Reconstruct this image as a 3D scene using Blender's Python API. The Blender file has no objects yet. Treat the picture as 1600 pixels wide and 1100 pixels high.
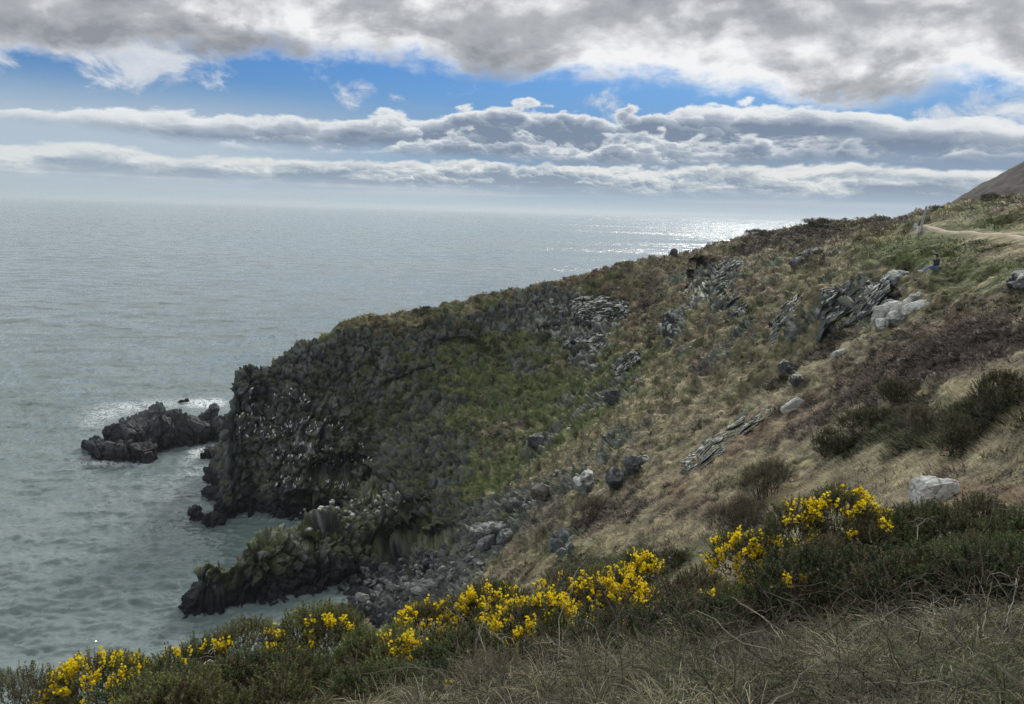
import bpy, bmesh, math, random
import numpy as np
from mathutils import Vector, Matrix

R = math.radians
random.seed(7)
rng = np.random.default_rng(11)
scene = bpy.context.scene
col = scene.collection

# ------------------------------------------------------------------ camera
CAM = np.array([0.0, 0.0, 48.0])           # metres above the sea
F_PX = 1150.0                              # focal length in pixels of a 1600 px wide frame
PITCH, ROLL = R(10.87), R(1.66)
_f = np.array([0, math.cos(PITCH), -math.sin(PITCH)])
_r0 = np.array([1.0, 0, 0]); _u0 = np.array([0, math.sin(PITCH), math.cos(PITCH)])
_rt = math.cos(ROLL) * _r0 + math.sin(ROLL) * _u0
_up = math.cos(ROLL) * _u0 - math.sin(ROLL) * _r0
cam_data = bpy.data.cameras.new('camera')
cam = bpy.data.objects.new('camera', cam_data)
col.objects.link(cam)
cam_data.sensor_width = 36.0
cam_data.lens = 36.0 * F_PX / 1600.0
cam_data.clip_start = 0.05
cam_data.clip_end = 200000.0
M4 = Matrix.Identity(4)
for i in range(3):
    M4[i][0], M4[i][1], M4[i][2], M4[i][3] = _rt[i], _up[i], -_f[i], CAM[i]
cam.matrix_world = M4
scene.camera = cam

# ------------------------------------------------------------------ sun and exposure
SUN_AZ, SUN_EL = R(21), R(31)              # ahead of the camera, to the right, behind cloud
sd = bpy.data.lights.new('sun', 'SUN')
sd.energy = 3.0
sd.angle = R(14)
sd.color = (1.0, 0.95, 0.87)
sun = bpy.data.objects.new('sun', sd)
col.objects.link(sun)
_sdir = Vector((math.sin(SUN_AZ) * math.cos(SUN_EL), math.cos(SUN_AZ) * math.cos(SUN_EL), math.sin(SUN_EL)))
sun.rotation_euler = _sdir.to_track_quat('Z', 'Y').to_euler()
sun.location = (40, 60, 120)

scene.render.engine = 'CYCLES'
scene.view_settings.view_transform = 'Standard'
scene.view_settings.look = 'None'
scene.view_settings.exposure = 0.0
scene.view_settings.gamma = 1.0
scene.view_settings.use_curve_mapping = False
cy = scene.cycles
cy.use_denoising = True
cy.max_bounces = 5
cy.diffuse_bounces = 3
cy.glossy_bounces = 2
cy.transmission_bounces = 2
cy.volume_bounces = 1
cy.transparent_max_bounces = 6
cy.sample_clamp_indirect = 4.0
cy.denoising_prefilter = 'NONE'
cy.use_adaptive_sampling = True
cy.adaptive_threshold = 0.015

# ------------------------------------------------------------------ node expression helper
class Ex:
    """A float socket in a node tree with arithmetic."""
    def __init__(s, nt, sock): s.nt, s.k = nt, sock
    def _m(s, op, *a, clamp=False):
        n = s.nt.nodes.new('ShaderNodeMath'); n.operation = op; n.use_clamp = clamp
        for i, v in enumerate((s,) + a):
            if isinstance(v, Ex): s.nt.links.new(v.k, n.inputs[i])
            else: n.inputs[i].default_value = float(v)
        return Ex(s.nt, n.outputs[0])
    def __add__(s, o): return s._m('ADD', o)
    __radd__ = __add__
    def __mul__(s, o): return s._m('MULTIPLY', o)
    __rmul__ = __mul__
    def __sub__(s, o): return s._m('SUBTRACT', o)
    def __rsub__(s, o): return s._m('MULTIPLY', -1.0)._m('ADD', o)
    def __truediv__(s, o): return s._m('DIVIDE', o)
    def abs(s): return s._m('ABSOLUTE')
    def pow(s, e): return s._m('POWER', e)
    def max(s, o): return s._m('MAXIMUM', o)
    def min(s, o): return s._m('MINIMUM', o)
    def clamp(s): return s._m('ADD', 0.0, clamp=True)
    def sstep(s, a, b, lo=0.0, hi=1.0):
        n = s.nt.nodes.new('ShaderNodeMapRange'); n.interpolation_type = 'SMOOTHSTEP'
        s.nt.links.new(s.k, n.inputs['Value'])
        rev = a > b
        if rev: a, b, lo, hi = b, a, hi, lo
        for nm, v in (('From Min', a), ('From Max', b), ('To Min', lo), ('To Max', hi)):
            n.inputs[nm].default_value = v
        return Ex(s.nt, n.outputs['Result'])
    def bump_at(s, c, w):                       # smooth hump of width w centred on c
        d = (s - c) / w
        return (d * d * -1.0)._m('EXPONENT')

def comb(nt, x, y, z):
    n = nt.nodes.new('ShaderNodeCombineXYZ')
    for i, v in enumerate((x, y, z)):
        if isinstance(v, Ex): nt.links.new(v.k, n.inputs[i])
        else: n.inputs[i].default_value = float(v)
    return n.outputs[0]

def noise(nt, vec, scale=1.0, detail=4.0, rough=0.55, dist=0.0, lac=2.0):
    n = nt.nodes.new('ShaderNodeTexNoise'); n.noise_dimensions = '3D'
    if vec is not None: nt.links.new(vec, n.inputs['Vector'])
    n.inputs['Scale'].default_value = scale; n.inputs['Detail'].default_value = detail
    n.inputs['Roughness'].default_value = rough; n.inputs['Distortion'].default_value = dist
    n.inputs['Lacunarity'].default_value = lac
    return Ex(nt, n.outputs[0])

def mixc(nt, fac, a, b, blend='MIX'):
    n = nt.nodes.new('ShaderNodeMix'); n.data_type = 'RGBA'; n.blend_type = blend
    n.clamp_factor = True; n.clamp_result = False
    fs, As, Bs = n.inputs[0], n.inputs[6], n.inputs[7]
    for s_, v in ((fs, fac), (As, a), (Bs, b)):
        if isinstance(v, Ex): nt.links.new(v.k, s_)
        elif isinstance(v, bpy.types.NodeSocket): nt.links.new(v, s_)
        elif isinstance(v, (int, float)): s_.default_value = v
        else: s_.default_value = (*v, 1.0)
    return n.outputs[2]

def ramp(nt, fac, stops):
    n = nt.nodes.new('ShaderNodeValToRGB')
    els = n.color_ramp.elements
    while len(els) < len(stops): els.new(0.5)
    for e, (p, c) in zip(els, stops):
        e.position = p; e.color = (*c, 1.0)
    nt.links.new(fac.k if isinstance(fac, Ex) else fac, n.inputs[0])
    return n.outputs[0]
# ------------------------------------------------------------------ sky: Nishita with cloud decks by compass direction and height
world = bpy.data.worlds.new('World')
scene.world = world
world.use_nodes = True
wt = world.node_tree
wt.nodes.clear()
w_out = wt.nodes.new('ShaderNodeOutputWorld')
w_bg = wt.nodes.new('ShaderNodeBackground')
w_bg.inputs['Strength'].default_value = 0.1
wt.links.new(w_bg.outputs[0], w_out.inputs[0])
world.cycles.sampling_method = 'MANUAL'
world.cycles.sample_map_resolution = 512
sky = wt.nodes.new('ShaderNodeTexSky')
sky.sky_type = 'NISHITA'
sky.sun_disc = False
sky.sun_elevation = SUN_EL
sky.sun_rotation = SUN_AZ
sky.air_density = 1.0; sky.dust_density = 0.3; sky.ozone_density = 3.0
tc = wt.nodes.new('ShaderNodeTexCoord')
sep = wt.nodes.new('ShaderNodeSeparateXYZ')
wt.links.new(tc.outputs['Generated'], sep.inputs[0])
DX, DY, DZ = (Ex(wt, sep.outputs[i]) for i in range(3))
DEG = 57.29578
AZ = DX._m('ARCTAN2', DY) * DEG            # degrees right of straight ahead
EL = DZ._m('ARCSINE') * DEG                # degrees above the horizon

def az_curve(pts, scale=16.0):
    """A height in degrees that changes with compass direction."""
    n = wt.nodes.new('ShaderNodeValToRGB')
    n.color_ramp.interpolation = 'EASE'
    els = n.color_ramp.elements
    while len(els) < len(pts): els.new(0.5)
    for e, (a, v) in zip(els, pts):
        e.position = (a + 60.0) / 120.0; e.color = (v / scale, v / scale, v / scale, 1)
    wt.links.new(((AZ + 60.0) / 120.0).k, n.inputs[0])
    return Ex(wt, n.outputs[0]) * scale

def wn(kx, ky, seed, detail=5, rough=0.55, dist=0.0, da=0.0, de=0.0):
    v = comb(wt, (AZ + da) * kx, (EL + de) * ky, seed)
    return noise(wt, v, 1.0, detail, rough, dist)

n_big = wn(0.05, 0.10, 1.3, 2) - 0.5
n_fine = wn(0.55, 1.0, 9.7, 5, 0.62) - 0.5
warp_n = wt.nodes.new('ShaderNodeTexNoise')
wt.links.new(comb(wt, AZ * 0.55, EL * 0.75, 2.2), warp_n.inputs['Vector'])
warp_n.inputs['Scale'].default_value = 1.0; warp_n.inputs['Detail'].default_value = 5; warp_n.inputs['Roughness'].default_value = 0.6
wsep = wt.nodes.new('ShaderNodeSeparateXYZ'); wt.links.new(warp_n.outputs['Color'], wsep.inputs[0])
WX, WY = Ex(wt, wsep.outputs[0]) - 0.5, Ex(wt, wsep.outputs[1]) - 0.5

# --- sky behind the clouds
blue = mixc(wt, 1.0, sky.outputs[0], (0.24, 0.47, 0.76), 'MULTIPLY')
base = mixc(wt, EL.sstep(11.0, 4.5, 0.0, 0.8), blue, (1.8, 3.1, 5.0))
veil = (EL.sstep(8.6, 4.5) * AZ.sstep(4.0, -24.0) * 0.92 + wn(0.03, 0.55, 22.0, 4, 0.5).sstep(0.52, 0.8) * EL.sstep(13, 7) * 0.5).clamp()
base = mixc(wt, veil, base, (4.6, 5.5, 6.4))

def domes(kx, ky, seed, wa):
    """Rounded cloud heads: distance inside the nearest head and how far its face turns up to the light."""
    ax = (AZ + WX * wa) * kx; ey = (EL + WY * wa * 0.8) * ky
    v = wt.nodes.new('ShaderNodeTexVoronoi'); v.voronoi_dimensions = '2D'; v.feature = 'F1'
    v.inputs['Scale'].default_value = 1.0; v.inputs['Randomness'].default_value = 0.95
    wt.links.new(comb(wt, ax + seed * 13.7, ey + seed * 7.1, 0.0), v.inputs['Vector'])
    ps = wt.nodes.new('ShaderNodeSeparateXYZ'); wt.links.new(v.outputs['Position'], ps.inputs[0])
    ox = ax + seed * 13.7 - Ex(wt, ps.outputs[0]); oy = ey + seed * 7.1 - Ex(wt, ps.outputs[1])
    d = Ex(wt, v.outputs['Distance'])
    return (0.62 - d), (oy * 0.9 + ox * 0.35)

def cumulus(top, thick, seed, kx, ky, amp, dark, mid, bright, soft, base_soft, baseline, lit_amt=1.0, rough=1.0, puffy=1.0):
    """One row of cumulus between a flat base and a heaped top: colour socket and alpha."""
    d1, l1 = domes(kx, ky, seed, 2.6)
    d2, l2 = domes(kx * 2.7, ky * 2.5, seed + 3, 1.3)
    fb = wn(kx * 0.55, ky * 0.9, seed + 5.5, 8, 0.62, 0.35) - 0.5
    fl = wn(kx * 0.55, ky * 0.9, seed + 5.5, 8, 0.62, 0.35, da=0.35, de=0.45) - 0.5
    patch = (wn(kx * 0.30, ky * 0.55, seed + 9.5, 3, 0.5) - 0.5) * 2.4           # whole heads in light or in shade
    h = top - EL + (d1 * amp + d2 * (amp * 0.40)) * puffy + fb * (amp * 1.7 * rough) - amp * 0.25
    edge = h.sstep(0.0, soft)
    bottom = (EL - baseline + fb * 1.4 + d1 * 0.3).sstep(0.0, base_soft)
    alpha = edge * bottom
    lit = (l1 * 0.42 + l2 * 0.30) * puffy + fb * 0.7 + (fb - fl) * 1.7 + patch * 0.85
    depth = (h / thick).sstep(0.0, 1.0)
    shade = (depth * 0.84 - lit * lit_amt * depth.sstep(-0.2, 0.5) + 0.03).clamp()
    colr = ramp(wt, shade, [(0.0, bright), (0.20, tuple(0.72 * b + 0.28 * d for b, d in zip(bright, mid))), (0.48, mid), (0.95, dark)])
    return colr, alpha

BR = (8.6, 8.8, 8.9)
puf = AZ.bump_at(3, 17) * 0.75 + 0.25
# --- lower bank, 2 to 4 degrees up
top1 = az_curve([(-60, 3.2), (-35, 3.4), (-30, 4.0), (-24, 3.3), (-14, 3.4), (-3, 3.7), (8, 3.6), (16, 3.9), (24, 4.2), (31, 3.6), (60, 3.3)], 8) + n_big * 0.5
c1, a1 = cumulus(top1, 1.7, 31.0, 0.48, 0.95, 0.62, (2.4, 3.1, 4.1), (5.0, 5.6, 6.1), (8.3, 8.4, 8.2), 0.35, 1.0, 1.10, 1.15, puffy=puf)
lowst = (wn(0.045, 1.5, 41.0, 5, 0.55).sstep(0.45, 0.62) * EL.bump_at(1.5, 0.75)).clamp()
base = mixc(wt, lowst * 0.8, base, (7.2, 7.5, 7.6))
out = mixc(wt, a1 * AZ.sstep(-36, -4, 0.72, 1.0), base, c1)
# grey-blue shade under the tall bank on the right
sheet = (AZ.sstep(-8, 8) * EL.sstep(0.6, 1.8) * EL.sstep(6.6, 4.2) * (0.86 + n_fine * 0.5)).clamp()
out = mixc(wt, sheet * (1.0 - a1 * 0.93), out, (2.45, 3.2, 4.3))
# --- tall bank, 4 to 8 degrees: rows of heads, nearest lowest
top2 = az_curve([(-60, 5.2), (-35, 5.6), (-23, 6.3), (-14, 6.5), (-8, 7.2), (-3, 7.8), (5, 7.5), (13, 7.8), (19, 8.1), (29, 7.2), (35, 6.6), (60, 6.2)], 10) + n_big * 1.0
bas2 = az_curve([(-60, 5.0), (-32, 4.5), (-23, 3.8), (-10, 3.9), (10, 3.55), (25, 4.0), (60, 4.5)], 10)
dk2c, md2c = (1.9, 2.5, 3.5), (4.2, 4.8, 5.6)
c2, a2 = cumulus(top2, 1.75, 57.0, 0.27, 0.50, 1.45, dk2c, md2c, BR, 0.30, 1.0, bas2, 0.8, puffy=puf)
out = mixc(wt, a2 * AZ.sstep(-40, -22, 0.8, 1.0), out, c2)
c3, a3 = cumulus(top2 - 1.7 + n_big * 2.6, 1.5, 71.0, 0.38, 0.75, 1.7, dk2c, md2c, BR, 0.6, 1.0, bas2 - 0.2, 0.8, 1.4, puffy=puf)
out = mixc(wt, a3 * AZ.sstep(-30, -10, 0.25, 0.9), out, c3)
# --- scraps of cloud in the blue gap
wisp = wn(0.20, 0.36, 77.0, 7, 0.64, 0.5)
wmask = AZ.bump_at(-36, 6.5) * 1.55 + AZ.bump_at(-25.5, 4.2) * 1.45 + AZ.bump_at(-12.5, 3.0) * 1.15 + AZ.bump_at(-2.5, 2.0) * 0.7 + AZ.bump_at(6.5, 2.6) * 1.05 + AZ.bump_at(31, 7) * 0.8
wa = ((wisp - 0.52) * 4.2 + (wmask - 0.62) * 0.9 - ((EL - 8.9 + (AZ + 20.0) * 0.04) / 2.0).abs().pow(2.0) * 0.7).sstep(-0.1, 0.75)
out = mixc(wt, wa * 0.92, out, ramp(wt, (wisp * 2.2 - 0.65 + n_fine * 0.8).clamp(), [(0.0, (4.4, 5.0, 6.0)), (1.0, (8.2, 8.4, 8.7))]))
# --- upper deck of stratocumulus, seen from below
dk = wn(0.090, 0.165, 3.0, 7, 0.54, 0.25)
dk2 = wn(0.090, 0.165, 3.0, 7, 0.54, 0.25, da=1.0, de=1.2)
dks = wn(0.045, 0.10, 8.0, 3, 0.5)
edge_u = az_curve([(-60, 7.5), (-35, 9.0), (-27, 10.0), (-10, 10.2), (0, 10.0), (7, 9.2), (14, 8.2), (22, 7.6), (29, 8.2), (35, 7.2), (60, 7.0)], 16)
h_u = EL - edge_u + (dk - 0.5) * 6.0 + n_fine * 2.2
da = h_u.sstep(-0.5, 1.3)
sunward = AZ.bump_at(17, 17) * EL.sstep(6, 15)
sh = ((dk - 0.5) * 2.3 + (dk - dk2) * 2.3 + 0.49 + (dks - 0.5) * 1.5 - sunward * 0.22 + AZ.sstep(27, 38) * 0.4 - EL.sstep(19, 30) * AZ.bump_at(18, 45) * 0.4 + h_u.sstep(2.4, -0.3) * -0.40 + n_fine * 0.25).clamp()
cu = ramp(wt, sh, [(0.0, (9.0, 9.1, 9.2)), (0.25, (6.9, 7.05, 7.3)), (0.52, (4.5, 4.65, 4.95)), (1.0, (2.75, 2.95, 3.3))])
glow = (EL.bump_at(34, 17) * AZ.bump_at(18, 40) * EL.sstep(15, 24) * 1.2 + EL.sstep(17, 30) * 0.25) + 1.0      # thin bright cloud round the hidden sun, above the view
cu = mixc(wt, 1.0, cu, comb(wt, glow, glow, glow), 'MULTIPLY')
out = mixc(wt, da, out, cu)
# --- pale haze lying on the horizon
out = mixc(wt, EL.sstep(2.4, 0.2) * 0.85, out, mixc(wt, AZ.sstep(-20, 22), (4.2, 5.1, 5.7), (4.5, 5.2, 6.0)))
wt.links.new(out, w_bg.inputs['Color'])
# ------------------------------------------------------------------ numeric helpers: noise, rays, meshes
def _hash(ix, iy, iz, seed):
    h = (ix * 374761393 + iy * 668265263 + iz * 1442695041 + seed * 974634721) & 0xFFFFFFFF
    h = ((h ^ (h >> 13)) * 1274126177) & 0xFFFFFFFF
    h = ((h ^ (h >> 15)) * 2246822519) & 0xFFFFFFFF
    return h ^ (h >> 16)

_G = np.array([[1,1,0],[-1,1,0],[1,-1,0],[-1,-1,0],[1,0,1],[-1,0,1],[1,0,-1],[-1,0,-1],[0,1,1],[0,-1,1],[0,1,-1],[0,-1,-1],[1,1,0],[-1,1,0],[0,-1,1],[0,-1,-1]], np.float32)

def perlin(p, seed=0):
    p = np.asarray(p, np.float64)
    i = np.floor(p).astype(np.int64); f = (p - i).astype(np.float32)
    u = f * f * f * (f * (f * 6 - 15) + 10)
    out = 0
    for dx in (0, 1):
        wx = u[:, 0] if dx else 1 - u[:, 0]
        for dy in (0, 1):
            wy = wx * (u[:, 1] if dy else 1 - u[:, 1])
            for dz in (0, 1):
                w = wy * (u[:, 2] if dz else 1 - u[:, 2])
                g = _G[_hash(i[:, 0] + dx, i[:, 1] + dy, i[:, 2] + dz, seed) & 15]
                out = out + w * (g[:, 0] * (f[:, 0] - dx) + g[:, 1] * (f[:, 1] - dy) + g[:, 2] * (f[:, 2] - dz))
    return out

def fbm(p, octaves=4, seed=0, gain=0.5, ridged=False):
    a, s, k = 1.0, 0.0, 1.0
    for o in range(octaves):
        n = perlin(p * k, seed + o * 17)
        if ridged: n = 0.5 - 2 * np.abs(n)
        s = s + a * n; a *= gain; k *= 2.03
    return s

def facets(p, seed=0):
    """Cellular noise: flat tilted facet height per cell, and distance to the cell border."""
    i = np.floor(p).astype(np.int64)
    b1 = np.full(len(p), 9e9); b2 = b1.copy()
    hh = np.zeros(len(p), np.int64); off = np.zeros((len(p), 3))
    for dx in (-1, 0, 1):
        for dy in (-1, 0, 1):
            for dz in (-1, 0, 1):
                c = i + np.array([dx, dy, dz])
                h = _hash(c[:, 0], c[:, 1], c[:, 2], seed)
                q = c + np.stack([(h & 1023), (h >> 10) & 1023, (h >> 20) & 1023], 1) / 1023.0
                v = p - q
                d = (v * v).sum(1)
                n = d < b1
                b2 = np.where(n, b1, np.minimum(b2, d))
                b1 = np.where(n, d, b1); hh = np.where(n, h, hh); off[n] = v[n]
    h2 = _hash(hh, hh >> 7, hh >> 3, seed + 5)
    t = np.stack([(h2 & 255), (h2 >> 8) & 255, (h2 >> 16) & 255], 1) / 127.5 - 1
    val = (t * off).sum(1) * 1.1 + ((h2 >> 24) / 127.5 - 1) * 0.45
    return val, np.sqrt(b2) - np.sqrt(b1), (h2 >> 24) / 255.0

def ray(px, py):
    """Unit-horizontal-length direction through a pixel of the 1600 x 1100 frame."""
    d = _f + (px - 800) / F_PX * _rt - (py - 550) / F_PX * _up
    return d / math.hypot(d[0], d[1])

def project(P):
    v = P - CAM
    z = v @ _f
    z = np.where(z > 0.05, z, 0.05)
    return 800 + F_PX * (v @ _rt) / z, 550 - F_PX * (v @ _up) / z

def sstep(x, a, b):
    t = np.clip((x - a) / (b - a), 0, 1)
    return t * t * (3 - 2 * t)

def mesh_from(name, V, faces, smooth=True, cols=None, attrs=None):
    """A mesh from numpy arrays; faces is an (n,k) array (all tris or all quads)."""
    me = bpy.data.meshes.new(name)
    V = np.ascontiguousarray(V, np.float32); F = np.ascontiguousarray(faces, np.int32)
    k = F.shape[1]
    me.vertices.add(len(V)); me.vertices.foreach_set('co', V.ravel())
    me.loops.add(F.size); me.loops.foreach_set('vertex_index', F.ravel())
    me.polygons.add(len(F)); me.polygons.foreach_set('loop_start', np.arange(0, F.size, k, dtype=np.int32))
    me.polygons.foreach_set('use_smooth', np.full(len(F), smooth, bool))
    if cols is not None:
        a = me.color_attributes.new('tint', 'FLOAT_COLOR', 'POINT')
        c4 = np.ones((len(V), 4), np.float32); c4[:, :3] = cols
        a.data.foreach_set('color', c4.ravel())
    for nm, v in (attrs or {}).items():
        a = me.attributes.new(nm, 'FLOAT', 'POINT'); a.data.foreach_set('value', np.asarray(v, np.float32))
    me.update(calc_edges=True)
    return me

def link(name, me, mat=None, parent=None):
    o = bpy.data.objects.new(name, me)
    col.objects.link(o)
    if mat is not None and len(me.materials) == 0: me.materials.append(mat)
    if parent is not None: o.parent = parent
    return o

def tag(o, label=None, category=None, group=None, kind=None):
    for k, v in (('label', label), ('category', category), ('group', group), ('kind', kind)):
        if v: o[k] = v
    return o

def grid_faces(nr, nc):
    i = np.arange(nr - 1)[:, None] * nc + np.arange(nc - 1)[None, :]
    i = i.ravel()
    return np.stack([i, i + 1, i + nc + 1, i + nc], 1)

# ------------------------------------------------------------------ terrain: heights known at surveyed points, interpolated over bearing and log distance
SURVEY = []                                   # (bearing, ln distance, depression ratio)
def pt(px, py, D):                            # ground seen at this place in the view, D metres off
    d = ray(px, py); SURVEY.append((math.atan2(d[0], d[1]), math.log(D), -d[2]))
def pz(px, py, z=0.0):                        # ground at a known height
    d = ray(px, py); D = (z - CAM[2]) / d[2]
    SURVEY.append((math.atan2(d[0], d[1]), math.log(D), -d[2]))
def ph(px, D, z, py=650):                     # hidden ground: bearing, distance and height
    d = ray(px, py); SURVEY.append((math.atan2(d[0], d[1]), math.log(D), (CAM[2] - z) / D))

RIDGE = [(356, 640, 120), (360, 604, 121), (376, 583, 121.5), (398, 574, 122), (422, 565, 123), (448, 546, 124.5), (480, 527, 126),
         (530, 510, 128), (600, 493, 130), (660, 483, 132), (700, 475, 133), (760, 463, 134), (800, 455, 135), (850, 443, 136), (900, 431, 137), (950, 419, 138),
         (1000, 408, 139), (1050, 399, 140), (1100, 389, 142), (1150, 375, 144), (1200, 363, 146), (1260, 354, 150), (1320, 352, 155),
         (1400, 346, 157), (1450, 336, 156), (1480, 324, 154), (1520, 315, 150), (1560, 310, 144), (1600, 306, 138), (1680, 305, 130)]
for r in RIDGE: pt(*r)
for px, py, D in RIDGE:                       # seaward side falls away
    z = CAM[2] + ray(px, py)[2] * D
    if px > 1290:
        ph(px, D + 25, z - 1.5, py); ph(px, D + 55, z - 7, py)
    else:
        ph(px, D + 5, z - 1.5 - 5 * (px < 520), py); ph(px, D + 14, z * 0.62, py); ph(px, D + 30, -4 if px < 1000 else 12, py)
# headland face
for r in [(352, 700, 118), (347, 740, 116.8), (420, 620, 120.5), (500, 590, 122), (600, 550, 124), (700, 530, 125.5), (800, 510, 127), (900, 490, 127), (1000, 465, 126), (1050, 440, 124),
          (420, 700, 117), (500, 700, 115.5), (600, 640, 117), (700, 610, 116), (800, 590, 114), (850, 560, 115), (900, 550, 113), (960, 510, 115), (1020, 480, 114),
          (420, 765, 115), (500, 770, 113), (560, 745, 109), (620, 720, 106), (700, 695, 104), (780, 665, 103), (850, 630, 103), (920, 590, 102), (970, 560, 101),
          (620, 760, 101.5), (680, 750, 99.5), (740, 720, 98)]: pt(*r)
# headland waterline
def shore(px, py, gap=3.4, deep=-2.6):       # waterline, with deep water just in front of it
    pz(px, py); D = CAM[2] / -ray(px, py)[2]; ph(px, D - gap, deep, py)
for r in [(345, 791), (386, 800), (440, 811), (505, 811)]: shore(*r)
pz(347, 772); pz(545, 804)
ph(338, 116.5, -3.5, 780); ph(334, 119, -3.5, 780)
for r in [(560, 785, 106.5), (590, 770, 105)]: pt(*r)
# low spur
for r in [(318, 868, 88.0), (330, 864, 89.5), (308, 882, 88.0), (330, 890, 88.2), (360, 880, 89.8), (382, 853, 91), (423, 836, 93), (448, 837, 93.5), (482, 821, 95.5), (530, 792, 98.5), (575, 772, 101),
          (345, 905, 87.6), (400, 893, 89), (480, 880, 90.5), (560, 850, 93), (600, 845, 94), (560, 895, 89.5), (640, 800, 96.5)]: pt(*r)
for r in [(318, 934), (345, 936), (386, 939), (448, 932), (500, 925)]: shore(*r)
pz(530, 922); pz(296, 915); ph(272, 88, -3.0, 915)
for px, D in [(330, 94), (382, 95.5), (423, 98), (455, 100), (485, 102)]: ph(px, D, -2.5, 850)
for px, D in [(340, 104), (400, 105), (450, 106), (500, 107.5)]: ph(px, D, -4, 800)
# cove: gully, beach, boulder slope
for r in [(600, 900, 87.5), (640, 862, 90.5), (680, 805, 93), (720, 775, 92.5), (790, 742, 88.5), (850, 702, 87.5), (900, 662, 88), (960, 612, 89.5), (1010, 560, 92), (1050, 505, 98), (1078, 462, 107),
          (1090, 420, 124), (1075, 405, 132), (740, 832, 79), (760, 872, 72), (700, 920, 77), (640, 948, 80), (700, 870, 83), (680, 850, 88)]: pt(*r)
pz(560, 938, 0.6); pz(520, 950, 0.2); pz(470, 985, -1.0); pz(505, 975, 0.3); pz(600, 958, 1.2)
# slope that falls from the right to the cove
for r in [(830, 800, 70), (860, 850, 58), (900, 760, 63), (960, 750, 55), (1000, 700, 59), (950, 682, 72), (1000, 640, 73), (1050, 580, 79), (1100, 520, 83), (1130, 470, 90),
          (1150, 420, 104), (1180, 395, 124), (1200, 455, 80), (1215, 400, 104), (1250, 412, 86), (1300, 382, 96), (1350, 366, 106), (1250, 374, 126), (1400, 358, 120), (1330, 360, 135), (1400, 352, 140),
          (870, 890, 36), (950, 860, 32), (1000, 830, 32), (1050, 760, 39), (1100, 700, 45), (1150, 640, 49), (1200, 585, 55), (1120, 600, 66), (1170, 530, 70), (940, 800, 50), (880, 820, 56)]: pt(*r)
# outcrop cliff, person's ledge, path
for r in [(1225, 545, 60), (1245, 545, 54), (1340, 512, 49.5), (1400, 492, 46), (1255, 460, 57.5), (1320, 437, 57), (1400, 427, 53.5), (1210, 500, 70),
          (1455, 426, 48), (1500, 440, 44), (1550, 450, 40), (1590, 445, 37.5),
          (1437, 362, 62), (1500, 367, 57), (1550, 371, 53.5), (1600, 376, 50), (1436, 355, 64), (1500, 361, 60), (1550, 365, 56.5), (1600, 368, 53), (1680, 375, 46), (1680, 388, 44),
          (1500, 335, 78), (1600, 328, 74), (1680, 315, 80), (1440, 345, 84), (1440, 385, 56.5), (1520, 395, 51), (1600, 402, 44)]: pt(*r)
# heath on the right, down to the near bushes
for r in [(1500, 520, 32.5), (1600, 500, 27), (1400, 570, 35), (1300, 620, 38), (1200, 680, 37), (1150, 750, 31), (1100, 800, 27), (1050, 850, 23.5), (1200, 800, 22), (1300, 720, 25), (1400, 660, 25),
          (1500, 620, 22.5), (1600, 590, 19.5), (1600, 680, 14.5), (1500, 720, 16), (1450, 785, 13.4), (1300, 800, 14.5), (1200, 842, 15.5), (1450, 545, 32), (1300, 560, 44), (1680, 600, 15)]: pt(*r)
# ground under and in front of the near bushes
for r in [(1300, 905, 7.2), (1500, 890, 7.0), (1600, 880, 6.8), (1600, 960, 4.6), (1300, 975, 5.0), (1150, 960, 6.0), (1000, 1000, 4.9), (850, 1030, 4.8), (700, 1055, 4.8), (550, 1085, 4.7), (400, 1110, 4.8), (100, 1140, 5.2),
          (1600, 1100, 2.9), (1200, 1100, 2.95), (800, 1110, 3.2), (1400, 1030, 3.8), (400, 1180, 3.5), (0, 1200, 3.7)]: pt(*r)
for px, D, dz in [(1000, 8.5, 5.1), (850, 8.5, 5.6), (700, 8, 5.9), (550, 8, 6.1), (400, 8, 6.4), (200, 8, 7.0), (0, 8, 7.6), (-200, 8, 8), (1000, 16, 9.0), (850, 16, 10.0), (700, 16, 12), (550, 16, 13.5), (400, 16, 16), (200, 16, 19), (0, 16, 20), (-200, 16, 20),
                  (700, 36, 23.5), (700, 55, 33), (550, 36, 32), (550, 60, 42.5), (400, 36, 44), (200, 34, 51), (0, 34, 52), (-200, 34, 52), (850, 24, 14.2), (400, 48, 51)]:
    ph(px, D, CAM[2] - dz, 950)
# sea bed
for px in (-250, -100, 50, 180, 280): 
    for D in (60, 85, 110, 140, 180): 
        if not (px == 280 and D in (85,)): ph(px, D, -5, 800)
for px, D in [(360, 70), (360, 78), (440, 76), (320, 112), (330, 125), (300, 150), (345, 140), (270, 92)]: ph(px, D, -4, 850)
for a in (-0.8, -0.4, 0.0, 0.4, 0.8):
    SURVEY.append((a, math.log(1.0), 1.66)); SURVEY.append((a, math.log(1.9), 1.75 / 1.9 if a > 0 else (1.75 - a * 0.25) / 1.9))

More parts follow.
